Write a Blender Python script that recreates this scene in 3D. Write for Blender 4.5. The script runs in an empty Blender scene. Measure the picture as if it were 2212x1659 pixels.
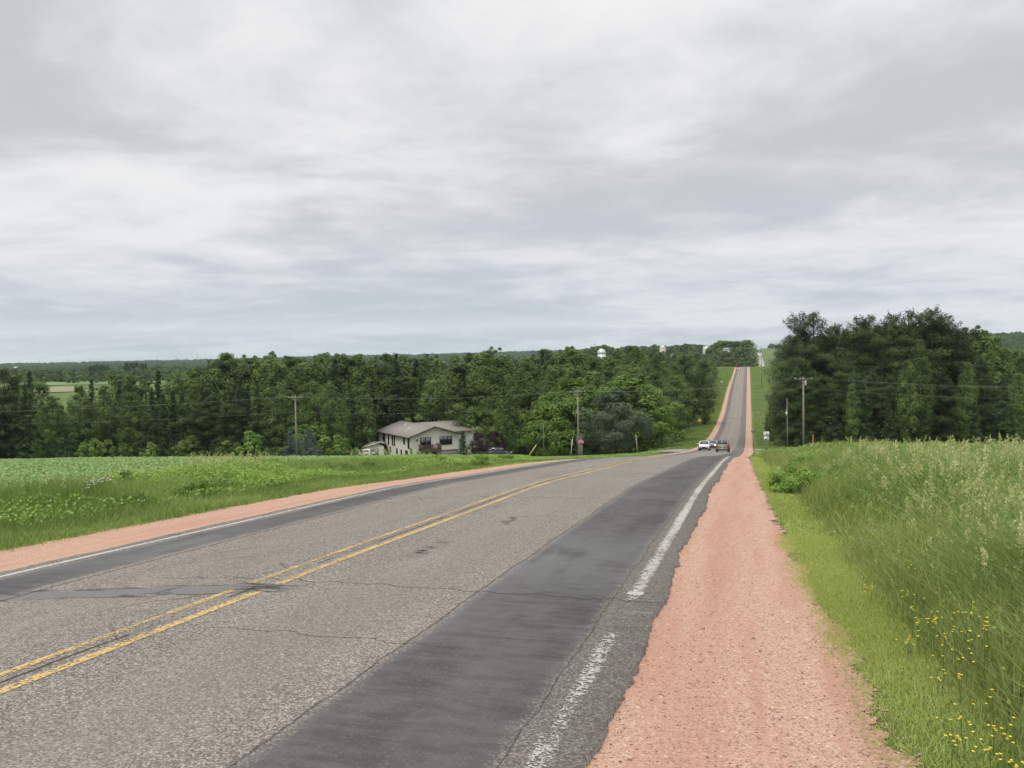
import bpy, math, random
import numpy as np
from mathutils import Vector, Matrix
rad = math.radians
SC = bpy.context.scene
COL = SC.collection
# ------------------------------------------------------------------ camera, sky, sun, exposure
W0, H0, FPX, KS = 2212.0, 1659.0, 1790.0, 0.8848     # KS: photograph pixels -> working pixels
EYE = 1.7
HEAD = math.atan(511 / FPX); PITCH = math.atan(64.5 / FPX); ROLL = rad(1.04)
_F = np.array([-math.sin(HEAD) * math.cos(PITCH), math.cos(HEAD) * math.cos(PITCH), -math.sin(PITCH)])
_R = np.array([math.cos(HEAD), math.sin(HEAD), 0.0]); _U = np.cross(_R, _F)
c_, s_ = math.cos(ROLL), math.sin(ROLL)
CR, CU = c_ * _R - s_ * _U, s_ * _R + c_ * _U
cam = bpy.data.cameras.new('camera'); cam_o = bpy.data.objects.new('camera', cam); COL.objects.link(cam_o)
cam.sensor_width = 36; cam.lens = 36 * FPX / W0; cam.clip_start = 0.1; cam.clip_end = 30000
cam_o.matrix_world = Matrix(((CR[0], CU[0], -_F[0], 0), (CR[1], CU[1], -_F[1], 0), (CR[2], CU[2], -_F[2], EYE), (0, 0, 0, 1)))
SC.camera = cam_o
SC.view_settings.view_transform = 'Standard'; SC.view_settings.look = 'None'
SC.view_settings.exposure = 0.22; SC.view_settings.gamma = 1.0
try: SC.view_settings.use_curve_mapping = False
except Exception: pass
SC.cycles.max_bounces = 8; SC.cycles.transparent_max_bounces = 12; SC.cycles.volume_bounces = 1

class X_:                                             # tiny expression wrapper for shader sockets
    def __init__(s, nt, k): s.nt, s.k = nt, k
    def __add__(a, b): return mth(a, 'ADD', b)
    def __radd__(a, b): return mth(a, 'ADD', b)
    def __sub__(a, b): return mth(a, 'SUBTRACT', b)
    def __rsub__(a, b): return mth(val(a.nt, b), 'SUBTRACT', a)
    def __mul__(a, b): return mth(a, 'MULTIPLY', b)
    def __rmul__(a, b): return mth(a, 'MULTIPLY', b)
    def __truediv__(a, b): return mth(a, 'DIVIDE', b)
    def __pow__(a, b): return mth(a, 'POWER', b)
def val(nt, v):
    n = nt.nodes.new('ShaderNodeValue'); n.outputs[0].default_value = v; return X_(nt, n.outputs[0])
def setin(nt, sock, v):
    if isinstance(v, X_): nt.links.new(v.k, sock)
    elif isinstance(v, (tuple, list)): sock.default_value = tuple(v) + ((1,) if len(v) == 3 and len(sock.default_value) == 4 else ())
    else: sock.default_value = v
def mth(a, op, b=None, clamp=False):
    n = a.nt.nodes.new('ShaderNodeMath'); n.operation = op; n.use_clamp = clamp
    setin(a.nt, n.inputs[0], a)
    if b is not None: setin(a.nt, n.inputs[1], b)
    return X_(a.nt, n.outputs[0])
def sm(a, lo, hi, o0=0.0, o1=1.0):                    # smoothstep a from lo..hi to o0..o1
    n = a.nt.nodes.new('ShaderNodeMapRange'); n.interpolation_type = 'SMOOTHSTEP'
    setin(a.nt, n.inputs[0], a)
    for i, v in enumerate((lo, hi, o0, o1)): setin(a.nt, n.inputs[i + 1], v)
    return X_(a.nt, n.outputs[0])
def band(a, c, w, e):                                 # 1 inside |a-c|<w, soft edge e
    return sm(mth(a - c, 'ABSOLUTE'), w - e, w + e, 1.0, 0.0)
def mixc(f, a, b, mode='MIX'):
    nt = f.nt; n = nt.nodes.new('ShaderNodeMix'); n.data_type = 'RGBA'; n.blend_type = mode
    setin(nt, n.inputs[0], f); setin(nt, n.inputs[6], a); setin(nt, n.inputs[7], b)
    return X_(nt, n.outputs[2])
def noise(nt, vec, scale, detail=3.0, rough=0.55, dist=0.0):
    n = nt.nodes.new('ShaderNodeTexNoise'); n.noise_dimensions = '3D'
    n.inputs['Scale'].default_value = scale; n.inputs['Detail'].default_value = detail
    n.inputs['Roughness'].default_value = rough; n.inputs['Distortion'].default_value = dist
    if vec is not None: setin(nt, n.inputs['Vector'], vec)
    return X_(nt, n.outputs[0])
def voro(nt, vec, scale, feature='F1', out=0, rnd=1.0):
    n = nt.nodes.new('ShaderNodeTexVoronoi'); n.feature = feature; n.inputs['Scale'].default_value = scale
    n.inputs['Randomness'].default_value = rnd
    setin(nt, n.inputs['Vector'], vec); return X_(nt, n.outputs[out])
def comb(nt, x, y, z):
    n = nt.nodes.new('ShaderNodeCombineXYZ')
    for i, v in enumerate((x, y, z)): setin(nt, n.inputs[i], v)
    return X_(nt, n.outputs[0])
def coords(nt, kind='Object'):
    n = nt.nodes.new('ShaderNodeTexCoord'); v = X_(nt, n.outputs[kind])
    s = nt.nodes.new('ShaderNodeSeparateXYZ'); nt.links.new(v.k, s.inputs[0])
    return v, X_(nt, s.outputs[0]), X_(nt, s.outputs[1]), X_(nt, s.outputs[2])
def sepc(v):
    s = v.nt.nodes.new('ShaderNodeSeparateColor'); v.nt.links.new(v.k, s.inputs[0]); return X_(v.nt, s.outputs[0])
def attr(nt, name):
    n = nt.nodes.new('ShaderNodeAttribute'); n.attribute_name = name; return X_(nt, n.outputs['Fac'])
def orand(nt):
    n = nt.nodes.new('ShaderNodeObjectInfo'); return X_(nt, n.outputs['Random'])
def bump(nt, h, strength=0.4, dist=0.02):
    n = nt.nodes.new('ShaderNodeBump'); n.inputs['Strength'].default_value = strength; n.inputs['Distance'].default_value = dist
    setin(nt, n.inputs['Height'], h); return X_(nt, n.outputs[0])
def newmat(name):
    m = bpy.data.materials.new(name); m.use_nodes = True; nt = m.node_tree
    return m, nt, nt.nodes['Principled BSDF']
def fin(nt, b, col=None, rough=None, normal=None, alpha=None, spec=None):
    if col is not None: setin(nt, b.inputs['Base Color'], col)
    if rough is not None: setin(nt, b.inputs['Roughness'], rough)
    if normal is not None: setin(nt, b.inputs['Normal'], normal)
    if alpha is not None: setin(nt, b.inputs['Alpha'], alpha)
    if spec is not None: b.inputs['Specular IOR Level'].default_value = spec

# world: overcast cloud deck (direction projected on a flat layer) over a Nishita sky
world = bpy.data.worlds.new('World'); SC.world = world; world.use_nodes = True
wt = world.node_tree; wt.nodes.clear()
SUN_EL, SUN_AZ = 55.0, 200.0                          # azimuth clockwise from +Y
sky = wt.nodes.new('ShaderNodeTexSky'); sky.sky_type = 'NISHITA'; sky.sun_disc = False
sky.sun_elevation = rad(SUN_EL); sky.sun_rotation = rad(SUN_AZ)
bg1 = wt.nodes.new('ShaderNodeBackground'); bg1.inputs[1].default_value = 0.05; wt.links.new(sky.outputs[0], bg1.inputs[0])
wv, wx, wy, wz = coords(wt, 'Generated')
zz = mth(wz, 'MAXIMUM', 0.0) + 0.11
cu = (wx * math.cos(HEAD) + wy * math.sin(HEAD)) / zz; cv = (wy * math.cos(HEAD) - wx * math.sin(HEAD)) / zz
big = noise(wt, comb(wt, cu * 0.36, cv * 0.36, 3.7), 1.0, 5.0, 0.55, 0.6)
mid = noise(wt, comb(wt, cu * 1.1, cv * 1.25, 9.1), 1.0, 6.0, 0.58, 0.5)
fine = noise(wt, comb(wt, cu * 3.0, cv * 3.0, 1.3), 1.0, 6.0, 0.62, 0.3)
den = big * 0.52 + mid * 0.34 + fine * 0.14
elev = mth(wz, 'MAXIMUM', 0.0)
strip = band(wz + (mid - .5) * .02, .035, .008, .012) * .6
cl = mth(sm(den, 0.42, 0.61) + strip, 'MINIMUM', 1.0)
dark = mixc(sm(elev, 0.0, 0.28), (0.555, 0.62, 0.68), (0.60, 0.615, 0.635))
lite = mixc(sm(elev, 0.0, 0.2), (0.76, 0.80, 0.84), (0.90, 0.895, 0.90))
ccol = mixc(cl, dark, lite)
zen = sm(elev, 0.30, 0.95, 1.0, 2.0)                  # an overcast sky is brighter overhead
cmul = mixc(val(wt, 1.0), ccol, comb(wt, zen, zen, zen), 'MULTIPLY')
bg2 = wt.nodes.new('ShaderNodeBackground'); setin(wt, bg2.inputs[0], cmul); bg2.inputs[1].default_value = 0.86
add = wt.nodes.new('ShaderNodeAddShader'); mixw = wt.nodes.new('ShaderNodeMixShader'); mixw.inputs[0].default_value = 0.94
wt.links.new(bg1.outputs[0], mixw.inputs[1]); wt.links.new(bg2.outputs[0], mixw.inputs[2])
wo = wt.nodes.new('ShaderNodeOutputWorld'); wt.links.new(mixw.outputs[0], wo.inputs[0])
sun = bpy.data.lights.new('sun', 'SUN'); sun.energy = 1.4; sun.angle = rad(16); sun.color = (1.0, 0.97, 0.92)
sun_o = bpy.data.objects.new('sun', sun); COL.objects.link(sun_o)
sd = Vector((math.sin(rad(SUN_AZ)) * math.cos(rad(SUN_EL)), math.cos(rad(SUN_AZ)) * math.cos(rad(SUN_EL)), math.sin(rad(SUN_EL))))
sun_o.rotation_euler = sd.to_track_quat('Z', 'Y').to_euler()

# ------------------------------------------------------------------ helpers
rng = np.random.default_rng(7); random.seed(7)
def prop(o, label=None, cat=None, group=None, kind=None):
    if label: o['label'] = label
    if cat: o['category'] = cat
    if group: o['group'] = group
    if kind: o['kind'] = kind
    return o
def link(name, me, parent=None, mats=()):
    o = bpy.data.objects.new(name, me); COL.objects.link(o)
    if parent is not None: o.parent = parent
    return o
def empty(name, loc, rz=0.0, label=None, cat=None, group=None, scale=1.0):
    o = bpy.data.objects.new(name, None); COL.objects.link(o); o.location = loc; o.rotation_euler = (0, 0, rz)
    o.scale = (scale,) * 3 if not isinstance(scale, tuple) else scale; o.empty_display_size = 0.3
    return prop(o, label, cat, group)
def raw(name, V, faces, mats, attrs=None, smooth=False, midx=None):
    """faces: list of int arrays, each (n, k)"""
    me = bpy.data.meshes.new(name); V = np.asarray(V, np.float32)
    faces = [np.asarray(f, np.int32) for f in faces if len(f)]
    nl = sum(f.size for f in faces); nf = sum(len(f) for f in faces)
    me.vertices.add(len(V)); me.vertices.foreach_set('co', V.ravel())
    me.loops.add(nl); me.polygons.add(nf)
    me.loops.foreach_set('vertex_index', np.concatenate([f.ravel() for f in faces]))
    tot = np.concatenate([np.full(len(f), f.shape[1], np.int32) for f in faces])
    st = np.concatenate([[0], np.cumsum(tot)[:-1]]).astype(np.int32)
    me.polygons.foreach_set('loop_start', st); me.polygons.foreach_set('loop_total', tot)
    if smooth: me.polygons.foreach_set('use_smooth', np.ones(nf, bool))
    if midx is not None: me.polygons.foreach_set('material_index', np.asarray(midx, np.int32))
    for k, a in (attrs or {}).items():
        at = me.attributes.new(k, 'FLOAT', 'POINT'); at.data.foreach_set('value', np.asarray(a, np.float32))
    for m in (mats if isinstance(mats, (list, tuple)) else [mats]): me.materials.append(m)
    me.update(); me.validate(); return me
class MB:                                             # mesh collector
    def __init__(s): s.v = []; s.f = {}; s.n = 0; s.mi = {}
    def add(s, V, F, mi=0):
        V = np.asarray(V, float)
        for f in F:
            s.f.setdefault(len(f), []).append([i + s.n for i in f]); s.mi.setdefault(len(f), []).append(mi)
        s.v.append(V); s.n += len(V); return s
    def box(s, c, d, rz=0.0, mi=0, rx=0.0):
        x, y, z = d[0] / 2, d[1] / 2, d[2] / 2
        V = np.array([(a, b, e) for a in (-x, x) for b in (-y, y) for e in (-z, z)])
        if rx: V = V @ np.array([[1, 0, 0], [0, math.cos(rx), math.sin(rx)], [0, -math.sin(rx), math.cos(rx)]])
        if rz: V = V @ np.array([[math.cos(rz), math.sin(rz), 0], [-math.sin(rz), math.cos(rz), 0], [0, 0, 1]])
        return s.add(V + np.array(c), [(0, 1, 3, 2), (4, 6, 7, 5), (0, 4, 5, 1), (2, 3, 7, 6), (0, 2, 6, 4), (1, 5, 7, 3)], mi)
    def tube(s, pts, r, n=8, mi=0, cap=True):
        pts = [np.array(p, float) for p in pts]; r = r if isinstance(r, (list, tuple)) else [r] * len(pts)
        V = []; F = []
        for i, p in enumerate(pts):
            d = pts[min(i + 1, len(pts) - 1)] - pts[max(i - 1, 0)]; d = d / (np.linalg.norm(d) + 1e-9)
            a = np.cross(d, (0, 0, 1.0) if abs(d[2]) < 0.95 else (1.0, 0, 0)); a /= np.linalg.norm(a); b = np.cross(d, a)
            for k in range(n):
                t = 2 * math.pi * k / n; V.append(p + r[i] * (math.cos(t) * a + math.sin(t) * b))
        for i in range(len(pts) - 1):
            for k in range(n):
                F.append((i * n + k, i * n + (k + 1) % n, (i + 1) * n + (k + 1) % n, (i + 1) * n + k))
        if cap: F += [tuple(range(n))[::-1], tuple((len(pts) - 1) * n + k for k in range(n))]
        return s.add(V, F, mi)
    def ring_loft(s, rings, mi=0, cap=True):
        n = len(rings[0]); V = [p for r in rings for p in r]; F = []
        for i in range(len(rings) - 1):
            for k in range(n): F.append((i * n + k, i * n + (k + 1) % n, (i + 1) * n + (k + 1) % n, (i + 1) * n + k))
        if cap: F += [tuple(range(n))[::-1], tuple((len(rings) - 1) * n + k for k in range(n))]
        return s.add(V, F, mi)
    def mesh(s, name, mats, smooth=False):
        ks = sorted(s.f); mi = [m for k in ks for m in s.mi[k]]
        return raw(name, np.concatenate(s.v), [s.f[k] for k in ks], mats, None, smooth, mi)
    def build(s, name, mats, parent=None, smooth=False):
        return link(name, s.mesh(name, mats, smooth), parent)
def ray(sx, sy):
    u = (sx * KS - W0 / 2) / FPX; v = -(sy * KS - H0 / 2) / FPX
    return _F + u * CR + v * CU
_FH = np.array([-math.sin(HEAD), math.cos(HEAD), 0])
def at(sx, sy, D):                                    # point seen at photo pixel (sx, sy), D metres ahead
    d = ray(sx, sy); d = d * (D / (d @ _FH)); return d[0], d[1], d[2] + EYE

# ------------------------------------------------------------------ terrain
PY = [-400, -60, -20, 0, 4, 6, 8, 10, 13, 17.5, 24, 36, 42.6, 60, 80, 100, 122, 150, 180, 221, 274, 314, 350, 387, 430, 488, 582, 630, 655, 700, 800, 950, 1080, 1300, 1600, 2000, 2150, 2400, 3000, 12000]
PZ = [10, 2.6, .9, -.12, -.33, -.45, -.57, -.70, -.90, -1.20, -1.80, -2.95, -3.65, -5.75, -8.1, -10.4, -12.8, -15.6, -18.2, -20.4, -21.5, -21.1, -19.7, -17.8, -16.3, -14.7, -12.2, -11.0, -11.2, -13.5, -22, -26, -22, -16, -7.5, 3.5, 4.5, 0, -12, -14]
PY = np.array(PY, float); PZ = np.array(PZ, float)
_ta = np.gradient(PZ, PY)
YL = np.unique(np.concatenate([np.arange(-40, 60, .5), np.arange(60, 200, 2.), np.arange(200, 720, 5.), np.arange(720, 3000, 25.), np.geomspace(3000, 11000, 30)]))
def _herm(y):
    y = np.clip(y, PY[0], PY[-1]); i = np.clip(np.searchsorted(PY, y) - 1, 0, len(PY) - 2)
    h = PY[i + 1] - PY[i]; t = (y - PY[i]) / h
    return (2*t**3-3*t**2+1)*PZ[i] + (t**3-2*t**2+t)*h*_ta[i] + (-2*t**3+3*t**2)*PZ[i+1] + (t**3-t**2)*h*_ta[i+1]
ZL = _herm(YL)
def prof(y): return np.interp(y, YL, ZL)
def roadx(y):
    t = np.clip((np.asarray(y, float) - 655) / 350, 0, 1); t2 = np.clip((np.asarray(y, float) - 1080) / 900, 0, 1)
    return 21 * t * t * (3 - 2 * t) + 7 * t2
def sst(a, lo, hi):
    t = np.clip((np.asarray(a, float) - lo) / (hi - lo), 0, 1); return t * t * (3 - 2 * t)
_ns = [(rng.uniform(-1, 1, 2), rng.uniform(0, 6.28)) for _ in range(24)]
def lownoise(x, y, L):                                # smooth value noise built of sines
    s = 0
    for k, (d, p) in enumerate(_ns[:10]):
        f = (0.5 + 0.25 * k) / L; s = s + np.sin((x * d[0] + y * d[1]) * f * 6.28 + p) / (1 + .35 * k)
    return s / 3.2
def gz(x, y, road=False):
    x = np.asarray(x, float); y = np.asarray(y, float); xr = x - roadx(y)
    z = prof(y)
    near = 1 - sst(y, 60, 160)
    z = z - np.clip(-4.6 - xr, 0, 5.0) * (.02 + .03 * near)
    z = z - np.clip(-9.6 - xr, 0, 160) * (.023 * (1 - sst(y, 130, 260)))
    z = z + np.clip(xr - 1.0, 0, 60) * .002 * (1 - sst(y, 110, 200))
    if road: return z
    # small ditches beside the shoulders
    z = z - .25 * np.exp(-((xr + 12.2) / 1.2) ** 2) * (1 - sst(y, 100, 140)) 
    # open country
    far = sst(np.abs(xr), 14, 120) * sst(y, 180, 300)
    base = -19.5 + 2.2 * lownoise(x, y, 420)
    R = np.hypot(x, y); hd = np.degrees(np.arctan2(x, y))
    top = np.interp(hd, [-60, -47.5, -38, -28, -18, -8, 0, 3, 12, 16, 40], [-12, -11, -9, -4, 0, 6, 8, 6, 8, 10, 10])
    r0 = np.interp(hd, [-60, -8, 4, 12, 40], [1900, 1600, 1300, 700, 700]); r1 = np.interp(hd, [-60, -8, 4, 12, 40], [3900, 3400, 3000, 1750, 1750])
    base = base + (top + 19.5) * sst(R, r0, r1)
    base = base + 8.5 * np.exp(-((y - 640) / 130) ** 2) * np.exp(-(np.maximum(np.abs(xr) - 30, 0) / 160) ** 2)
    z = z * (1 - far) + base * far
    z = z - 1.6 * sst(-xr, 22, 55) * sst(y, 135, 165) * (1 - sst(y, 220, 300))
    sh_ = sst(xr, -11.4, -10.6) * (1 - sst(xr, 1.0, 1.5))
    z = z - 1.0 * sst(-xr, 10.8, 24) * sst(y, 40, 66) * (1 - sst(y, 170, 230))
    inc = sst(xr, -9.6, -9.1) * (1 - sst(xr, -.2, .2))
    z = z - np.maximum(sh_ * .057 * (y < 700), inc * np.interp(y, [0, 60, 400, 1000, 2500], [.12, .16, .35, .9, 1.2]))
    return z
def g1(x, y): return float(gz(x, y))
def put(sx, sy, D):                                   # ground point on the column seen at sx
    x, y, _ = at(sx, sy, D); return x, y, g1(x, y)
xo = [30.0]; 
while xo[-1] < 9000: xo.append(xo[-1] + max(1.0, (xo[-1] - 28) * .12))
XL = np.unique(np.round(np.concatenate([-np.array(xo), np.arange(-30, 30, .5), np.arange(-11.5, -8.9, .1), np.arange(-.3, 1.8, .1), np.array(xo)]), 3))
XX, YY = np.meshgrid(XL, YL); ZZ = gz(XX, YY)
nx, ny = len(XL), len(YL); idx = np.arange(nx * ny).reshape(ny, nx)
TF = np.stack([idx[:-1, :-1], idx[:-1, 1:], idx[1:, 1:], idx[1:, :-1]], -1).reshape(-1, 4)

m_ground, nt, b = newmat('meadow_ground')
v, x, y, z = coords(nt)
n1 = noise(nt, v, .05, 4); n2 = noise(nt, v, 1.3, 4); n3 = noise(nt, v, .012, 3)
c = mixc(sm(n1, .35, .65), (.075, .135, .03), (.125, .19, .05))
c = mixc(sm(n2, .3, .75), c, (.09, .12, .035)); c = mixc(sm(n3, .45, .7, 0, .5), c, (.16, .20, .07))
fin(nt, b, c, .95, bump(nt, noise(nt, v, 6, 4), .6, .08), spec=.15)
terrain = link('ground', raw('ground', np.stack([XX, YY, ZZ], -1).reshape(-1, 3), [TF], m_ground, None, True))
prop(terrain, 'rolling green farmland ground reaching the horizon', 'ground', kind='structure')

def ribbon(name, edges, y0, y1, step, off, mat, label, cat, rag=(0, 0), skirt=0.0, hf=None):
    """strip of road surface: edges = lateral lines (left..right), follows the road profile"""
    ys = np.unique(np.concatenate([YL[(YL >= y0) & (YL <= y1)], [y0, y1], np.arange(max(y0, 0), min(y1, 26), step)])) if step else YL[(YL >= y0) & (YL <= y1)]
    E_ = np.repeat(np.array(edges, float)[None, :], len(ys), 0)
    def rg(a, s): return a * (sum(np.sin(ys * f + s * k) * g for k, f, g in ((1, .83, .5), (2, 1.9, .3), (5, 3.7, .25), (3, 6.1, .15), (7, 11.3, .12))) + rng.normal(0, .22, len(ys)) * (ys < 30))
    if rag[0]: E_[:, 0] += rg(rag[0], 1.0)
    if rag[1]: E_[:, -1] += rg(rag[1], 2.2)
    if hf is not None: E_ = hf(E_, ys)
    Xs = E_ + roadx(ys)[:, None]; Ys = np.repeat(ys[:, None], E_.shape[1], 1)
    Z = gz(Xs, Ys, True) + off + np.interp(Ys, [0, 100, 700, 1100], [0, .0, .02, .25])
    if skirt:
        Xs = np.hstack([Xs[:, :1] - .015, Xs, Xs[:, -1:] + .015]); Ys = np.hstack([Ys[:, :1], Ys, Ys[:, -1:]]); Z = np.hstack([Z[:, :1] - skirt, Z, Z[:, -1:] - skirt])
    EA = np.minimum(Xs - Xs[:, :1], Xs[:, -1:] - Xs) if not skirt else Xs * 0
    k = Xs.shape[1]; id_ = np.arange(k * len(ys)).reshape(len(ys), k)
    F = np.stack([id_[:-1, :-1], id_[:-1, 1:], id_[1:, 1:], id_[1:, :-1]], -1).reshape(-1, 4)
    o = link(name, raw(name, np.stack([Xs, Ys, Z], -1).reshape(-1, 3), [F], mat, {'e': EA.ravel()}))
    return prop(o, label, cat, kind='structure')

# asphalt: aged tan-grey chip surface, smoother dark wheel-path patches near both edges, seams and cracks
m_asph, nt, b = newmat('asphalt')
v, x, y, z = coords(nt)
wob = (noise(nt, comb(nt, 0.0, y * 1.0, 0.0), .9, 4) - .5) * .10 + (noise(nt, comb(nt, x, y, 0.0), 9, 3) - .5) * .035
xw = x + wob
ag = voro(nt, v, 84, 'F1', 1); agv = sepc(ag); ag2 = noise(nt, v, 150, 2)
lg = noise(nt, comb(nt, x * 1.2, y * .25, 0.0), 1.0, 5, .6)
base = mixc(sm(lg, .3, .72), (.178, .156, .132), (.240, .212, .178))
base = mixc(sm(agv, .5, 1.0, 0, .85) * sm(ag2, .40, .6), base, (.62, .58, .52))
base = mixc(sm(agv, .48, .0, 0, .75), base, (.060, .053, .046))
wheel = band(xw, -3.35, .55, .45) * .35 + band(xw, -5.9, .55, .4) * .25
base = mixc(wheel, base, (.23, .21, .185))
# dark patches
stre = noise(nt, comb(nt, x * 2.6, y * 8, 0.0), 1.0, 5, .65); blot = noise(nt, comb(nt, x * 1.1, y * .35, 2.0), 1.3, 4, .6)
pe = (stre - .5) * .22
fadeR = sm(y, 60, 150, 1.0, .55)
pR = band(xw + pe * .7, -1.82, .60, .10) * fadeR
pL = band(xw + pe, -7.50, .44, .08) * sm(y, 60, 150, 1.0, .6)
pcol = mixc(sm(stre * .5 + blot * .5, .38, .62), (.072, .070, .067), (.118, .115, .110))
pcol = mixc(band(y, 9.3, 1.5, 1.0) * .75 * sm(noise(nt, comb(nt, x * 1.5, y * .6, 0.0), 1.0, 3), .35, .55), pcol, (.15, .15, .148))
pcol = mixc(sm(agv, .8, 1, 0, .22), pcol, (.25, .25, .24))
patch = mth(pR + pL, 'MINIMUM', 1.0)
base = mixc(patch, base, pcol)
# rough strip under the right white line
base = mixc(band(xw, -.92, .27, .05) * .35, base, (.14, .13, .118))
# seams, cracks
seam = band(xw, -2.46, .007, .009) * .7 + band(xw, -1.19, .005, .008) * .5 + band(xw, -6.93, .016, .012) * .85
cracky = noise(nt, comb(nt, x * 3.0, 0.0, 4.0), 1.0, 4) - .5
cr = band(y + cracky * .5, 7.35, .008, .010) * sm(x, -6.4, -5.6) + band(y + cracky * .5, 5.62, .008, .008) * band(x, -3.2, 1.0, .3) * .7
cr = cr + band(y + cracky * 1.4, 15.3, .03, .02) * .5 + band(y + cracky * 1.6, 23.5, .04, .03) * .5 + band(y + cracky * 2, 34, .06, .04) * .4
cr = cr + band(y + cracky * 3, 290, .9, .4) * .5 + band(y + cracky * 3, 405, .9, .4) * .4
cen = band(x + (noise(nt, comb(nt, 0.0, y, 1.0), 1.6, 5) - .5) * .10, -4.61, .014, .014) * sm(noise(nt, comb(nt, x, y, 5.0), 1.1, 3), .38, .5)
vc = voro(nt, comb(nt, x * .9 + (noise(nt, v, 2.5, 3) - .5) * .5, y * .55, 0.0), 1.0, 'DISTANCE_TO_EDGE')
vcr = sm(vc, .0, .012, 1.0, 0.0) * sm(noise(nt, comb(nt, x, y * .5, 8.0), .45, 3), .54, .62) * .6 * sm(x, -2.8, -2.5, 1, 0)
old = band(x + cracky * .6 + (noise(nt, v, 5, 4) - .5) * .5, -3.75, .10, .08) * band(y, 9.4, .5, .35) * sm(noise(nt, comb(nt, x * 2, y * 9, 0.0), 1.4, 4), .52, .6)
lines = mth(seam + cr + cen + vcr + old, 'MINIMUM', 1.0)
# tar smear across the left lane
sme = band(x, -6.0, 1.5, .5) * band(y + (x + 6.0) * -.22 + (noise(nt, comb(nt, x * 1.6, y * 5, 0.0), 1.2, 4) - .5) * .55, 6.62, .19, .06)
rim = sme * (1.0 - sme) * 4.0 * sm(noise(nt, comb(nt, x * 1.3, y * 8, 3.0), 2.0, 3), .42, .52)
base = mixc(sme * .8, base, (.17, .17, .168)); base = mixc(mth(rim, 'MINIMUM', 1.0) * .8, base, (.035, .03, .028))
base = mixc(lines, base, (.032, .027, .024))
hgt = agv * .5 + ag2 * .5
fin(nt, b, base, sm(patch, 0, 1, .92, .82), bump(nt, hgt * (1.0 - patch * .7) - lines * 1.5, .7, .008), spec=.18)
road = ribbon('road', [-8.42, -6.5, -4.6, -2.5, -.78], -38, 655, .07, .0, m_asph, 'worn grey two-lane country road dipping into the valley', 'road', rag=(.05, .055), skirt=.09)
# pale road beyond the first crest
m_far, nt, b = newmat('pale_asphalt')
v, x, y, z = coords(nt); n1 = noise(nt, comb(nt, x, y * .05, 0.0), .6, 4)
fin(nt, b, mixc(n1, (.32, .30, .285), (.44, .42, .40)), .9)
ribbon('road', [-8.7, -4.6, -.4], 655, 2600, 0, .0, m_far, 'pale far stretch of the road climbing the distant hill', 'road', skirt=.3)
# pink granite gravel shoulders
m_grav, nt, b = newmat('pink_gravel')
v, x, y, z = coords(nt)
s1 = sepc(voro(nt, v, 105, 'F1', 1)); s2 = noise(nt, v, 160, 3, .6); s3 = noise(nt, comb(nt, x * 3.6, y * .28, 0.0), 1.0, 5, .6); s4 = noise(nt, v, 14, 4, .6)
c = mixc(sm(s1 * .6 + s2 * .4, .2, .8), (.40, .230, .160), (.58, .380, .282))
c = mixc(sm(s1, .9, 1.0, 0, .7), c, (.66, .52, .43)); c = mixc(sm(s1, .07, .0, 0, .8), c, (.13, .075, .055))
c = mixc(sm(s3, .46, .62, 0, .55), c, (.43, .225, .16)); c = mixc(sm(s4, .52, .75, 0, .3), c, (.60, .40, .31))
dk_ = sepc(voro(nt, v, 26, 'F1', 1)); dd_ = voro(nt, v, 26, 'F1', 0)
c = mixc(sm(dk_, .93, .96) * sm(dd_, .35, .2) * .75, c, (.16, .085, .06)); c = mixc(sm(dk_, .07, .04) * sm(dd_, .4, .2) * .8, c, (.72, .56, .45))
c = mixc(band(x + (s4 - .5) * .3, -.32, .16, .16) * .5 * sm(y, 2, 7, 1, .5), c, (.38, .19, .13))
gr = sm(x + (noise(nt, v, 7, 5, .65) - .5) * .7, .42, .72) * sm(noise(nt, v, 22, 4, .6), .40, .60) * .55
c = mixc(gr, c, (.13, .155, .045))
ed = attr(nt, 'e') - (noise(nt, v, 2.2, 6, .75) - .5) * .75 - (noise(nt, v, 30, 3, .6) - .5) * .22
fin(nt, b, c, .95, bump(nt, s1 * .6 + s2 * .6 + s4 * 2.0, .7, .008), spec=.2, alpha=mth(ed - .17, 'GREATER_THAN', 0.0))
def gr_edge(E_, ys):
    E_[:, -1] += np.interp(ys, [0, 5, 10, 16, 24, 34, 55, 90, 120, 200, 400], [.22, .07, -.12, -.34, -.46, -.58, -.72, -.4, -.05, .2, .4]); return E_
gv_r = ribbon('gravel_shoulder', [-1.5, -.3, .2, .84], -38, 655, .07, -.045, m_grav, 'wide pink gravel shoulder on the right of the road', 'gravel shoulder', rag=(0, .02), hf=gr_edge)
def gl_edge(E_, ys):
    E_[:, 0] += np.interp(ys, [0, 9, 14, 22, 40, 120, 135, 150, 200], [-.35, -.2, -.05, .1, .2, .1, .1, 0, -.2]); return E_
gv_l = ribbon('gravel_shoulder', [-10.25, -9.5, -9.0, -7.7], -38, 655, .07, -.045, m_grav, 'pink gravel shoulder on the left of the road beside the verge', 'gravel shoulder', rag=(.05, 0), hf=gl_edge)

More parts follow.
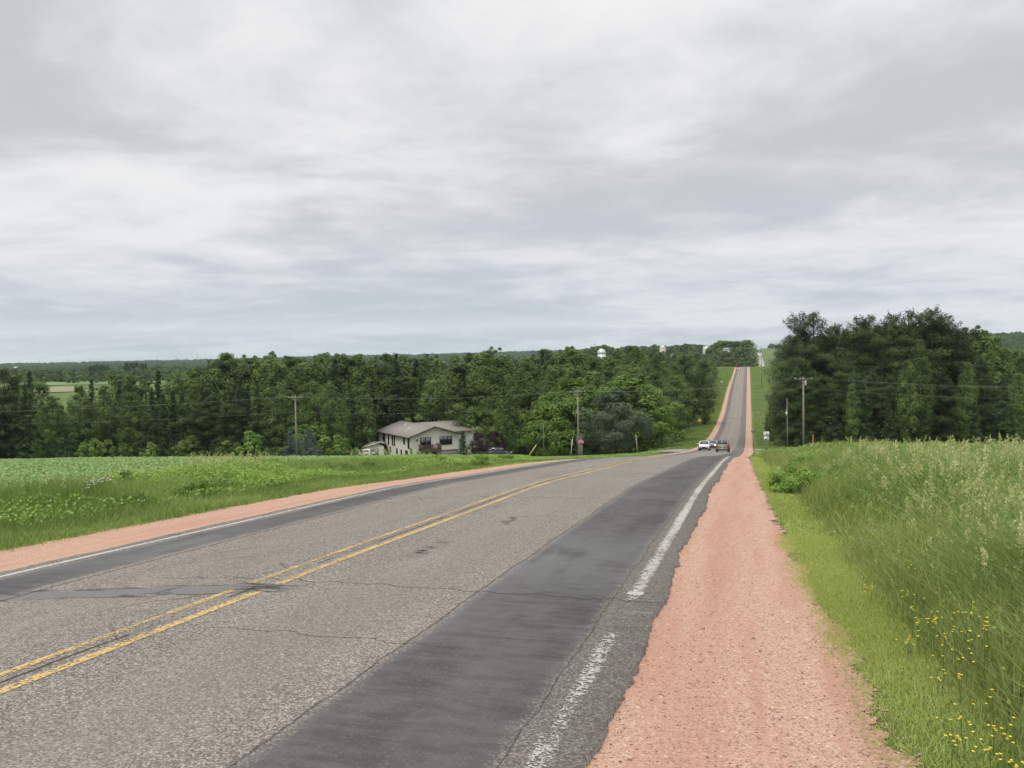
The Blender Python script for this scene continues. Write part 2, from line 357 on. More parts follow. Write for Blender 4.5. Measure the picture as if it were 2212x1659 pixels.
# painted lines, worn by an alpha noise
def paint(name, colr, wear, seed):
    m, nt, b = newmat(name); v, x, y, z = coords(nt)
    n = noise(nt, comb(nt, x * 14, y * 9, seed), 1.0, 5, .7) * .55 + sepc(voro(nt, v, 70, 'F1', 1)) * .25 + noise(nt, comb(nt, x * 1.5, y * .8, seed + 2), 1.0, 3) * .35
    e = wear(x, y)
    gate = sm(n - e, -.05, .07, 0, .82)
    c = mixc(noise(nt, v, 30, 3), colr, tuple(k * .78 for k in colr))
    fin(nt, b, c, .8, alpha=gate, spec=.3); return m
m_yel = paint('worn_yellow_paint', (.76, .53, .20), lambda x, y: sm(mth(x + 4.62, 'ABSOLUTE'), .06, .20, .60, .50) + band(y, 6.95, .16, .1) * .25, 1.0)
m_wht = paint('worn_white_paint', (.56, .55, .49), lambda x, y: sm(mth(x + 1.02, 'ABSOLUTE'), .02, .09, .52, .70) + band(y, 6.85, .5, .15) * .3 - band(y, 7.65, .05, .02) * .6 + sm(y, 4.0, 12, .05, -.05), 4.0)
m_whl = paint('thin_white_paint', (.62, .61, .57), lambda x, y: sm(y, 6, 20, .44, .52), 7.0)
ribbon('yellow_line', [-4.505, -4.415], 0, 655, .25, .005, m_yel, 'right one of the two yellow centre lines', 'road marking')
ribbon('yellow_line', [-4.79, -4.705], 0, 655, .25, .005, m_yel, 'left one of the two yellow centre lines', 'road marking')
ribbon('white_line', [-1.10, -.95], 0, 47, .25, .005, m_wht, 'chipped white edge line on the right side of the road', 'road marking')
ribbon('white_line', [-8.16, -8.06], 0, 40, .25, .005, m_whl, 'thin white edge line on the left side of the road', 'road marking')

# crossroad, driveway, dirt
def sheet(name, poly_l, poly_r, off, mat, label, cat, n=1):
    """strip between two polylines, draped on the ground"""
    L = np.array(poly_l, float); R_ = np.array(poly_r, float); V = []
    ts = np.linspace(0, 1, 41)
    def samp(P, t): return np.array([np.interp(t, np.linspace(0, 1, len(P)), P[:, k]) for k in (0, 1)])
    for t in ts:
        a, bb = samp(L, t), samp(R_, t)
        for s in np.linspace(0, 1, 9):
            p = a * (1 - s) + bb * s; V.append((p[0], p[1], float(gz(p[0], p[1])) + off))
    id_ = np.arange(len(V)).reshape(41, 9); F = np.stack([id_[:-1, :-1], id_[:-1, 1:], id_[1:, 1:], id_[1:, :-1]], -1).reshape(-1, 4)
    return prop(link(name, raw(name, V, [F], mat)), label, cat, kind='structure')
m_side, nt, b = newmat('side_asphalt'); v, x, y, z = coords(nt)
fin(nt, b, mixc(noise(nt, v, 1.5, 4), (.20, .19, .175), (.30, .28, .26)), .9)
m_dirt, nt, b = newmat('tan_dirt'); v, x, y, z = coords(nt)
fin(nt, b, mixc(noise(nt, v, 1.2, 5), (.33, .24, .17), (.46, .35, .26)), .95)
YC = 139.0
sheet('side_road', [(-9.0, YC - 22), (-14, YC - 9), (-60, YC + 1), (-300, YC + 18)], [(-9.0, YC + 8), (-15, YC + 4), (-60, YC + 7.4), (-300, YC + 24)], .10, m_side, 'side road leaving the left of the main road', 'side road')
sheet('side_road', [(1.0, YC - 6), (5, YC - 3.2), (60, YC - 4), (240, YC - 8)], [(1.0, YC + 7), (5, YC + 3.2), (60, YC + 2.5), (240, YC - 2)], .10, m_side, 'side road leaving the right of the main road', 'side road')

# ------------------------------------------------------------------ foliage materials
def leafmat(name, ca, cb, trans=.35, hue=.25, cc=None, rough=.6):
    m, nt, b = newmat(name); nt.nodes.remove(b)
    a = attr(nt, 'v'); o = orand(nt)
    c = mixc(sm(a, 0, 1), ca, cb)
    if cc: c = mixc(sm(o, .45, 1.0, 0, hue * 2), c, cc)
    k = sm(o * 7.13 - mth(o * 7.13, 'FLOOR'), 0, 1, 1 - hue * .7, 1 + hue * .5)
    c = mixc(val(nt, 1.0), c, comb(nt, k, k, k), 'MULTIPLY')
    d = nt.nodes.new('ShaderNodeBsdfPrincipled'); setin(nt, d.inputs['Base Color'], c); d.inputs['Roughness'].default_value = rough; d.inputs['Specular IOR Level'].default_value = .12
    t = nt.nodes.new('ShaderNodeBsdfTranslucent'); c2 = mixc(val(nt, 1.0), c, (1.15, 1.25, .6), 'MULTIPLY'); setin(nt, t.inputs[0], c2)
    mx = nt.nodes.new('ShaderNodeMixShader'); mx.inputs[0].default_value = trans
    nt.links.new(d.outputs[0], mx.inputs[1]); nt.links.new(t.outputs[0], mx.inputs[2])
    nt.links.new(mx.outputs[0], nt.nodes['Material Output'].inputs[0]); return m
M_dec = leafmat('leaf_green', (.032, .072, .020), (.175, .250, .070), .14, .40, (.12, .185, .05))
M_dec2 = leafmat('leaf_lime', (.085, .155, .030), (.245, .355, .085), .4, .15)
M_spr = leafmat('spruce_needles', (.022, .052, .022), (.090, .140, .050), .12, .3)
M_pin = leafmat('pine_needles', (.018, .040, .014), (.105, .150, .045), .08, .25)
M_blu = leafmat('blue_spruce_needles', (.075, .115, .095), (.17, .22, .18), .15, .15)
M_wil = leafmat('willow_leaf', (.045, .070, .042), (.135, .170, .115), .3, .15)
M_pur = leafmat('purple_leaf', (.022, .010, .014), (.065, .035, .045), .15, .2)
M_shr = leafmat('shrub_leaf', (.085, .16, .03), (.25, .36, .10), .35, .35)
M_dead = leafmat('dry_twigs', (.12, .10, .06), (.22, .19, .12), .1, .2)
M_gra = leafmat('grass_blade', (.10, .175, .04), (.36, .44, .165), .35, 0)
M_grf = leafmat('fine_grass', (.13, .20, .05), (.40, .42, .17), .35, 0)
M_see = leafmat('seed_head', (.33, .37, .16), (.56, .56, .31), .3, 0)
M_mow = leafmat('mown_grass', (.31, .36, .09), (.50, .54, .20), .35, 0)
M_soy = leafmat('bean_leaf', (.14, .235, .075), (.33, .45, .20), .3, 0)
M_wee = leafmat('weed_leaf', (.12, .23, .04), (.33, .46, .12), .35, 0)
M_tan = leafmat('dry_grass', (.16, .135, .08), (.30, .25, .16), .3, 0)
m_bark, nt, b = newmat('bark'); v, x, y, z = coords(nt)
fin(nt, b, mixc(noise(nt, v, 3, 4), (.045, .038, .03), (.12, .10, .08)), .95)
def flat(name, c, rough=.6, metal=0.0, var=.12, sc=3.0, coat=0.0, em=None):
    m, nt, b = newmat(name); v, x, y, z = coords(nt); n = noise(nt, v, sc, 4)
    fin(nt, b, mixc(n, tuple(k * (1 - var) for k in c), tuple(min(1, k * (1 + var)) for k in c)), rough)
    b.inputs['Metallic'].default_value = metal; b.inputs['Coat Weight'].default_value = coat
    if em: b.inputs['Emission Color'].default_value = (*em[0], 1); b.inputs['Emission Strength'].default_value = em[1]
    return m

# ------------------------------------------------------------------ leaf clouds and trees
def kites(P, size, N, r=None, aspect=.6, up=None):
    """one kite-shaped leaf face per point"""
    n = len(P); r = r or rng
    N = N / (np.linalg.norm(N, axis=1, keepdims=True) + 1e-9)
    A = r.normal(size=(n, 3)) if up is None else up + r.normal(size=(n, 3)) * .35
    T = A - (A * N).sum(1, keepdims=True) * N; T /= (np.linalg.norm(T, axis=1, keepdims=True) + 1e-9)
    B = np.cross(N, T); s = (size * r.uniform(.7, 1.3, n))[:, None] if np.isscalar(size) else size[:, None]
    V = np.stack([P - T * s * .5, P + B * s * aspect * .5 + T * s * .05, P + T * s * .5 + N * s * .08, P - B * s * aspect * .5 + T * s * .05], 1)
    F = np.arange(4 * n).reshape(n, 4); return V.reshape(-1, 3), F
def clumpcloud(C, rad_, n_each, size, flat_=.75, r=None, tint=.5, outb=0.0, H=1.0):
    r = r or rng; m = len(C); k = np.repeat(np.arange(m), n_each)
    d = r.normal(size=(len(k), 3)); d /= np.linalg.norm(d, axis=1, keepdims=True)
    rr = r.uniform(.35, 1.0, len(k)) ** .5
    off = d * rr[:, None] * np.asarray(rad_)[k][:, None]; off[:, 2] *= flat_
    P = C[k] + off
    N = d + r.normal(size=d.shape) * .38 + np.array([0, 0, .5])
    if outb:
        o = P - np.array([0, 0, H * .40]); o /= (np.linalg.norm(o, axis=1, keepdims=True) + 1e-6); N = N * .75 + o * outb
    V, F = kites(P, size, N, r)
    ct = r.uniform(0, 1, m)[k] * tint + r.uniform(0, 1, len(k)) * (1 - tint)
    return V, F, np.repeat(ct, 4)
def trunkmesh(name, H, r0, limbs, r, top=.8, lean=0.0):
    mb = MB(); n = 6; ph = r.uniform(0, 6)
    pts = [(math.sin(ph + t * 4) * .012 * H * t + lean * H * t, math.cos(ph + t * 3) * .012 * H * t, H * top * t) for t in np.linspace(0, 1, n)]
    mb.tube(pts, [r0 * (1 - .82 * t) for t in np.linspace(0, 1, n)], 7)
    for (a, bpt, rr) in limbs:
        a = np.array(a); bpt = np.array(bpt); m = (a + bpt) / 2 + np.array([0, 0, .05 * np.linalg.norm(bpt - a)])
        mb.tube([a, m, bpt], [rr, rr * .6, rr * .2], 5)
    return mb.mesh(name, [m_bark], True)
def deciduous(seed, H=20., Wd=12., nc=75, ne=120, size=.42, low=.10, spread=.8, mat=None, peak=.5, cl=(.065, .12), ragged=.25, name='crown', vase=0.0, flat_=.75):
    r = np.random.default_rng(seed); C = []; R_ = []
    for i in range(nc):
        t = r.uniform(0, 1) ** .85; zc = H * (low + (1 - low) * t * .95)
        tt = (zc / H - low) / (1 - low)
        prof_ = (math.sin(math.pi * min(max(tt, .02), .98) ** (0.5 + peak * .5)) ** .6) * (1 - .35 * max(0, tt - .5) * 2 * (1 - vase))
        a = r.uniform(0, 6.283); q = math.sqrt(r.uniform(.12, 1)) * (1 + r.normal() * ragged * .5)
        rr = Wd / 2 * prof_ * q * .88
        C.append((rr * math.cos(a), rr * math.sin(a), zc)); R_.append(H * r.uniform(*cl) * (1 if t < .85 else .7))
    for i in range(4): C.append((r.normal() * .05 * H, r.normal() * .05 * H, H * r.uniform(.92, .975))); R_.append(H * cl[0] * .55)
    C = np.array(C); R_ = np.array(R_)
    V, F, a = clumpcloud(C, R_, ne, size, flat_, r, .5, .8, H)
    me = raw(name, V, [F], mat or M_dec, {'v': a})
    far_ = r.choice(len(C), 9, replace=False)
    limbs = [((0, 0, H * .15 + C[j][2] * .35), tuple(C[j]), H * .008) for j in far_]
    return me, trunkmesh('trunk', H, H * .018, limbs, r)
def spruce(seed, H=18., Wd=7., nb=120, nl=75, size=.42, mat=None, droop=.25, low=.03, irr=.2):
    r = np.random.default_rng(seed); P = []; Nn = []; A = []
    for i in range(nb):
        t = low + (1 - low) * ((i + r.uniform(0, 1)) / nb) ** 1.05; zc = H * t
        L = Wd / 2 * (1 - t) ** .85 * (1 + r.normal() * irr) + .05; th = r.uniform(0, 6.283)
        s = r.uniform(0.05, 1, max(12, int(nl * (.35 + .9 * (1 - t)))))
        w = .16 * L * (1.1 - s) + .22
        px = s * L; py = r.normal(size=len(s)) * w; pz = zc - droop * L * s ** 1.3 + .10 * L * s ** 3 + r.normal(size=len(s)) * (.12 + .02 * L)
        P.append(np.stack([px * math.cos(th) - py * math.sin(th), px * math.sin(th) + py * math.cos(th), pz], 1))
        Nn.append(np.tile([math.cos(th) * .35, math.sin(th) * .35, 1.0], (len(s), 1)) + r.normal(size=(len(s), 3)) * .45)
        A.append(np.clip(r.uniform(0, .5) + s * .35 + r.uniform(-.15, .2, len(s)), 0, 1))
    P = np.concatenate(P); V, F = kites(P, size, np.concatenate(Nn), r, .5)
    me = raw('crown', V, [F], mat or M_spr, {'v': np.repeat(np.concatenate(A), 4)})
    return me, trunkmesh('trunk', H, H * .014, [], r, .97)
def plume_pine(seed, H=27., Wd=12., nb=85, nl=430, size=.36, low=.06, lead=3):
    r = np.random.default_rng(seed); P = []; Nn = []; A = []; limbs = []
    for i in range(nb):
        t = low + (1 - low) * ((i + r.uniform(0, 1)) / nb); zc = H * t * .97
        L = (Wd / 2 * min(1, .04 + (1 - t) * 2.6) ** .85) * r.uniform(.6, 1.15) + .3; th = r.uniform(0, 6.283)
        up = (-.10 + .30 * t + (.45 if t > .8 else 0)) * r.uniform(.6, 1.4)
        n = max(30, int(nl * (L / (Wd / 2)) ** .9)); s = r.uniform(.12, 1, n) ** .8
        w = (.17 * L * np.sin(np.clip(s, 0, .97) * 3.14 * .8 + .5)) + .30
        px = s * L; py = r.normal(size=n) * w; pz = zc + up * L * s ** 1.4 + r.normal(size=n) * (.16 + .03 * L) + np.abs(r.normal(size=n)) * .16
        P.append(np.stack([px * math.cos(th) - py * math.sin(th), px * math.sin(th) + py * math.cos(th), pz], 1))
        Nn.append(np.tile([math.cos(th) * .45, math.sin(th) * .45, 1.2], (n, 1)) + r.normal(size=(n, 3)) * .42)
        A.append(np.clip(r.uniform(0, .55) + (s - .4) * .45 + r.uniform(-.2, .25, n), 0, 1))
        limbs.append(((0, 0, zc), (L * .9 * math.cos(th), L * .9 * math.sin(th), zc + up * L * .85), .06))
    P = np.concatenate(P); V, F = kites(P, size, np.concatenate(Nn), r, .45)
    return raw('crown', V, [F], M_pin, {'v': np.repeat(np.concatenate(A), 4)}), trunkmesh('trunk', H, H * .014, [limbs[i] for i in r.choice(len(limbs), 26, replace=False)], r, .985)
def pine(seed, H=27., Wd=12., whorls=19, size=.36, mat=None, low=.08, topw=.45, dens=1.0):
    """eastern white pine: whorled level limbs carrying flattened plumes, gaps between, a broad ragged top"""
    r = np.random.default_rng(seed); C = []; R_ = []; limbs = []
    for w in range(whorls):
        t = low + (1 - low) * (w + r.uniform(-.25, .25)) / (whorls - 1); t = min(max(t, low), .985); zc = H * t
        Lm = Wd / 2 * min(1.0, .10 + (1 - t) * 2.1) ** .85
        for k in range(r.integers(4, 7)):
            th = r.uniform(0, 6.283); L = Lm * r.uniform(.55, 1.1)
            rise = L * (r.uniform(.02, .30) if t < .6 else r.uniform(.2, .75)) * (1 if t > .3 else .3)
            e = np.array([L * math.cos(th), L * math.sin(th), rise]); limbs.append(((0, 0, zc), tuple(e + np.array([0, 0, zc])), .06))
            for s in np.arange(.35, 1.01, .16):
                C.append(e * s + np.array([0, 0, zc]) + r.normal(size=3) * .35); R_.append((.62 + .55 * (1 - abs(s - .7))) * (1.0 if t < .7 else .8))
    C.append(np.array([0, 0, H * .985])); R_.append(.5)
    C = np.array(C); R_ = np.array(R_)
    V, F, a = clumpcloud(C, R_, int(36 * dens), size, .42 , r, .6)
    me = raw('crown', V, [F], mat or M_pin, {'v': a})
    return me, trunkmesh('trunk', H, H * .014, [limbs[i] for i in r.choice(len(limbs), 26, replace=False)], r, .97)
TREES = []                                            # every placed tree, for labels at the end
def place_tree(kindname, proto, H0_, x, y, z, H, wf, info, parts=True, cat='tree', rz=None, extra=None):
    s = H / H0_; rz = random.uniform(0, 6.283) if rz is None else rz
    o = empty(kindname, (x, y, z - .15), rz, cat=cat, scale=(s * wf, s * wf, s))
    link('crown', proto[0], o); link('trunk', proto[1], o)
    TREES.append((o, info)); return o
print('protos')
P_DEC = [deciduous(s, 20, w, int(nc * 1.5), 85, .38, lo, mat=None, peak=pk, ragged=rg_, cl=(.045, .092)) for s, w, nc, lo, pk, rg_ in
         [(11, 11, 85, .06, .6, .25), (12, 13, 95, .08, .4, .3), (13, 9, 75, .05, .9, .2), (14, 12, 90, .10, .2, .35), (15, 10, 80, .04, .8, .3), (16, 7.5, 70, .05, .7, .2), (17, 11, 70, .05, 1.0, .45)]]
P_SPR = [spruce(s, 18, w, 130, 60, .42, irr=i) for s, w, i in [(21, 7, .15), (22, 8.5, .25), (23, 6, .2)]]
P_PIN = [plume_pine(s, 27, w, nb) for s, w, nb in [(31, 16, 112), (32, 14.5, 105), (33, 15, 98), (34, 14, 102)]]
KINDS = {'d': ('leafy_tree', P_DEC, 20.), 's': ('spruce_tree', P_SPR, 18.), 'p': ('pine_tree', P_PIN, 27.)}
def tp(kind, sx, sy, D, wf=1.0, row='', proto=None, minh=3.0, zoff=0.0):
    nm, ps, h0 = KINDS[kind]
    x, y, zt = at(sx, sy, D); zg = g1(x, y); H = max(zt - zg, minh)
    return place_tree(nm, proto or random.choice(ps), h0, x, y, zg + zoff, H, wf, dict(k=kind, px=sx, row=row, H=H, D=D))
# skyline of the left wood (photo pixels)
SKX = [-40, 20, 60, 110, 150, 185, 200, 240, 290, 330, 380, 420, 450, 480, 520, 553, 590, 617, 663, 706, 736, 779, 831, 872, 907, 945, 988, 1034, 1070, 1110, 1150, 1192, 1240, 1288, 1334, 1365, 1390, 1430, 1450, 1467, 1485, 1503, 1548, 1605, 1673, 1718]
SKY = [900, 898, 907, 925, 972, 950, 922, 932, 896, 915, 903, 908, 900, 885, 870, 855, 862, 867, 853, 862, 868, 848, 856, 858, 864, 856, 862, 860, 870, 862, 856, 843, 862, 864, 840, 850, 839, 860, 866, 866, 864, 845, 840, 854, 860, 876]
def skyl(x): return float(np.interp(x, SKX, SKY))
def jit(a): return random.uniform(-a, a)
# back row, middle rows, front row; distances follow the edge of the wood
for i, sx in enumerate(SKX):
    if sx < 440: continue
    if 145 < sx < 190: continue
    D = 215 + jit(18) + (40 if sx > 1100 else 0)
    kind = random.choice('dddddpd')
    tp(kind, sx, SKY[i], D, random.uniform(.85, 1.1) if kind == 'd' else 1.0, 'skyline')
xs = 452.0
while xs < 1450:
    if not (120 < xs < 190): tp(random.choice('dddds'), xs, skyl(xs) + random.uniform(2, 26), 200 + jit(14), random.uniform(.85, 1.15), 'upper')
    xs += random.uniform(20, 30)
for sx, sy, D, k in [(-30, 900, 168, 'p'), (8, 898, 172, 'p'), (40, 905, 176, 'd'), (72, 903, 178, 's'), (100, 922, 178, 'd'), (125, 962, 172, 'd'), (148, 984, 178, 'd'), (172, 975, 174, 'd'), (192, 935, 182, 'd'), (222, 925, 185, 's'), (252, 936, 182, 'd'), (288, 898, 190, 'd'), (318, 912, 188, 'd'), (352, 920, 190, 'd'),
                     (385, 903, 192, 's'), (418, 910, 196, 'd'), (445, 902, 200, 'd'), (60, 935, 168, 's'), (110, 985, 165, 'd'), (210, 965, 172, 'd'), (300, 955, 174, 'p'), (340, 975, 170, 'd')]:
    tp(k, sx, sy, D, random.uniform(.8, 1.0), 'far left')
xs = -20.0
while xs < 1340:
    if not (905 < xs < 1190): k = random.choice('dddsps' if xs < 600 else 'ddddds'); tp(k, xs, max(skyl(xs) + 38, 925) + random.uniform(0, 55), 176 + jit(8), random.uniform(.8, 1.05), 'front')
    else: tp(random.choice('ddds'), xs, 905 + random.uniform(0, 35), 196 + jit(5), random.uniform(.9, 1.1), 'behind house')
    xs += random.uniform(21, 30)
for sx, sy in [(1300, 900), (1345, 880), (1390, 895), (1440, 905), (1490, 890), (1545, 893), (1600, 900), (1650, 905)]: tp('d', sx, sy, 188 + jit(8), 1.0, 'behind maples')
# wood along the left side of the road, running up to the first crest
yy = 165.0
while yy < 500:
    for r_ in range(3):
        X = -19.5 - r_ * 9.5 + jit(1.8) - (3 if yy < 215 else 0) ; Y = yy + jit(3); zg = g1(X, Y)
        H = {0: random.uniform(13, 17), 1: random.uniform(17, 21), 2: random.uniform(19, 23)}[r_] * (1.0 if Y < 400 else .80)
        # keep the crowns below the seen skyline
        dx = np.array([X, Y]); D = dx @ _FH[:2]; u = (dx @ _R[:2]) / D; sx = (u * FPX + W0 / 2) / KS
        zmax = at(sx, skyl(min(sx, 1718)) + 2 + jit(4), D)[2]; H = min(H, zmax - zg)
        if H > 6: place_tree('leafy_tree', random.choice(P_DEC), 20., X, Y, zg, H, .95 * 15 / max(H, 12) if H < 15 else 1.0, dict(k='d', px=sx, row='road edge', H=H, D=D))
    yy += 9.5 if yy < 260 else 14
# pine clump on the right
for sx, sy, D, wf, k in [(1957, 760, 176, .92, 'p'), (1990, 758, 180, .95, 'p'), (1930, 815, 171, .72, 'p'), (2050, 788, 174, .9, 'p'), (2094, 770, 176, .9, 'p'), (2123, 768, 180, .85, 'p'), (2150, 790, 172, .8, 'p'), (2179, 761, 177, .95, 'p'), (2217, 754, 176, .9, 'p'), (2252, 762, 181, .85, 'p'),
                         (2279, 748, 175, 1.05, 'p'), (2317, 766, 180, .9, 'p'), (2344, 799, 176, .8, 'p'), (2025, 795, 184, .9, 'p'), (2388, 789, 182, .95, 'd'), (2417, 812, 179, .9, 'd'), (2438, 840, 176, .8, 'd'), (2467, 850, 186, 1.0, 'd'), (2496, 846, 190, 1.1, 'd'), (2535, 850, 184, 1.1, 'd'),
                         (1918, 905, 163, .7, 'p'), (1945, 880, 160, .75, 'p'), (1985, 900, 158, .9, 'p'), (2056, 858, 158, .95, 'p'), (2100, 905, 152, 1.0, 's'), (2135, 890, 160, 1.0, 'p'), (2190, 900, 156, .9, 'p'), (2300, 905, 158, .9, 'p'), (2350, 890, 160, .85, 's'), (2400, 880, 162, .9, 'p'), (2450, 905, 158, .95, 's'), (2500, 915, 160, .95, 'd'),
                         (2246, 834, 153, .62, 'd'), (2215, 872, 151, .6, 'd'), (2362, 878, 152, .7, 'd'), (2080, 930, 149, .7, 'd'), (2488, 905, 152, .8, 'd'), (1885, 985, 190, .9, 'd'), (1872, 1010, 205, 1.0, 's'), (1890, 940, 215, .8, 's'), (1910, 905, 240, .5, 'p'), (2030, 960, 150, 1.1, 's'), (2170, 975, 148, 1.1, 's'), (2260, 985, 149, 1.0, 's'), (2380, 980, 150, 1.1, 's'), (2470, 990, 150, 1.0, 's'), (1960, 985, 152, 1.0, 's')]:
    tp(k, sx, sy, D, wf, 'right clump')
for sx in range(1950, 2520, 26):
    tp('d', sx, float(np.interp(sx, [1925, 1960, 2020, 2060, 2180, 2280, 2330, 2400, 2440, 2520], [835, 800, 822, 806, 788, 778, 798, 806, 852, 862])) + jit(5), 196 + jit(5), 1.15, 'right clump')
# distinct trees
_lm = [deciduous(s, 13, 12, 130, 110, .36, .05, mat=M_dec2, peak=.35, cl=(.07, .11), ragged=.15) for s in (41, 42)]
P_WIL = deciduous(43, 11, 13, 105, 110, .30, .12, mat=M_wil, peak=.3, cl=(.07, .11), ragged=.12)
P_PUR = deciduous(44, 5.5, 6.5, 60, 80, .22, .22, mat=M_pur, peak=.3, cl=(.07, .12), ragged=.3)
P_BLU = [spruce(45, 6, 6.6, 90, 70, .26, mat=M_blu, droop=.12, irr=.12), spruce(46, 6, 5.6, 80, 70, .26, mat=M_blu, droop=.12)]
P_SML = [spruce(47, 4, 2.6, 50, 40, .28, mat=M_spr, droop=.05), spruce(48, 4, 2.2, 46, 40, .28, mat=M_spr, droop=.0)]
P_BSH = [deciduous(s, 4, 4.4, 34, 60, .26, .05, mat=M_shr, peak=.3, cl=(.10, .17), ragged=.3) for s in (49, 50)]
def special(name, proto, h0, sx, sy, D, wf, label, cat='tree', group=None, minh=1.0):
    x, y, zt = at(sx, sy, D); zg = g1(x, y); H = max(zt - zg, minh); s = H / h0
    o = empty(name, (x, y, zg - .1), random.uniform(0, 6), label, cat, group, (s * wf, s * wf, s))
    link('crown', proto[0], o); link('trunk', proto[1], o); return o
special('maple_tree', _lm[0], 13, 1396, 920, 162, 1.4, 'lime green round maple just left of the grey willow, behind the utility pole')
special('maple_tree', _lm[1], 13, 1535, 912, 164, 1.5, 'lime green broad maple standing directly behind the grey willow')
special('maple_tree', _lm[1], 13, 1338, 955, 160, 1.15, 'low lime green maple left of the other bright trees, above the basketball hoop')
special('willow_tree', P_WIL, 11, 1502, 946, 148, 1.12, 'round grey-green willow with curved trunk on the lawn by the junction')
special('purple_tree', P_PUR, 5.5, 1166, 1052, 150, .85, 'dark purple-leaved plum tree on the lawn in front of the house')
special('purple_tree', P_PUR, 5.5, 1206, 1050, 162, .95, 'dusky purple bush tree behind the dark parked car')
special('purple_tree', P_PUR, 5.5, 1397, 1022, 158, .7, 'blackish purple shrub tree just left of the stop sign')
special('blue_spruce', P_BLU[0], 6, 752, 1046, 152, 1.0, 'wide blue-green spruce just right of the left utility pole', 'spruce')
special('blue_spruce', P_BLU[1], 6, 708, 1052, 156, .95, 'blue-green spruce just left of the left utility pole', 'spruce')
special('leafy_tree', P_BSH[0], 4, 745, 1035, 160, 1.5, 'pale green bushy tree rising behind the two blue spruces')
special('arborvitae', P_SML[1], 4, 1130, 1052, 157, .75, 'narrow dark evergreen at the right end of the gable wall', 'evergreen')
special('leafy_tree', P_BSH[1], 4, 1165, 990, 185, .9, 'light green small tree poking up behind the right end of the house roof')
special('bush', P_BSH[0], 4, 1003, 1092, 153, .45, 'thin climbing shrub at the near corner of the house', 'bush')
special('bush', P_BSH[1], 4, 1050, 1106, 148, 1.5, 'low pale green bush under the balcony of the house', 'bush', minh=1.2)
special('bush', P_BSH[1], 4, 1020, 1102, 150, .8, 'dark round bush left of the space below the balcony', 'bush', minh=1.2)
special('bush', P_BSH[0], 4, 1385, 1092, 157, 1.4, 'dark leafy bush on the lawn behind the leaning guy wire guard', 'bush', minh=1.5)
# young spruces and bushes along the far edge of the bean field
k = 0
for sx, sy, sp in [(118, 1075, 1), (150, 1068, 1), (172, 1062, 1), (205, 1078, 0), (232, 1068, 0), (262, 1072, 0), (300, 1080, 0), (318, 1092, 1), (345, 1090, 1), (368, 1078, 0), (392, 1074, 1), (418, 1078, 1), (447, 1072, 0), (470, 1080, 1), (492, 1088, 1), (518, 1075, 1), (535, 1070, 1), (552, 1073, 0), (580, 1078, 0), (598, 1084, 1),
                   (465, 1062, 0), (620, 1088, 0), (650, 1092, 0), (825, 1060, 0), (850, 1085, 0), (800, 1092, 0), (870, 1090, 0), (610, 1050, 0)]:
    pr = P_SML[k % 2] if sp else P_BSH[k % 2]; k += 1
    x, y, zt = at(sx, sy, 160); zg = g1(x, y); H = max(zt - zg, 1.5)
    o = place_tree('young_spruce' if sp else 'bush', pr, 4., x, y, zg, H, .95 if sp else 1.05, dict(k='ys' if sp else 'bu', px=sx, row='hedge', H=H, D=160), cat='young spruce' if sp else 'bush')
# distant trees, one mesh each
def onemesh(seed, H, Wd, kind):
    r = np.random.default_rng(seed)
    if kind == 'd':
        me, tr = deciduous(seed, H, Wd, 42, 40, .95, .05, mat=M_dec, cl=(.09, .15))
    else: me, tr = spruce(seed, H, Wd, 70, 18, .95)
    n = len(tr.vertices); tv = np.zeros(n * 3, np.float32); tr.vertices.foreach_get('co', tv); tv = tv.reshape(-1, 3)
    cv = np.zeros(len(me.vertices) * 3, np.float32); me.vertices.foreach_get('co', cv); cv = cv.reshape(-1, 3)
    av = np.zeros(len(me.vertices), np.float32); me.attributes['v'].data.foreach_get('value', av)
    q = np.arange(len(cv)).reshape(-1, 4); f4 = [list(p.vertices) for p in tr.polygons if len(p.vertices) == 4]
    V = np.concatenate([cv, tv]); F = np.concatenate([q, np.array(f4) + len(cv)])
    return raw('far_tree', V, [F], [me.materials[0], m_bark], {'v': np.concatenate([av, np.zeros(n)])}, False, [0] * len(q) + [1] * len(f4))
FAR = {'d': [onemesh(s, 15, 12, 'd') for s in (61, 62, 63)], 's': [onemesh(s, 15, 6.5, 's') for s in (64, 65)]}
def far_tree(kind, sx, sy, D, row, wf=1.0, hmin=7):
    x, y, zt = at(sx, sy, D); zg = g1(x, y); H = min(max(zt - zg, hmin), 26)
    o = link('far_tree' if kind == 'd' else 'far_spruce', random.choice(FAR[kind]))
    o.location = (x, y, zt - H); s = H / 15; o.scale = (s * wf, s * wf, s); o.rotation_euler = (0, 0, random.uniform(0, 6.28))
    prop(o, cat='tree'); TREES.append((o, dict(k=kind, px=sx, row=row, H=H, D=D))); return o
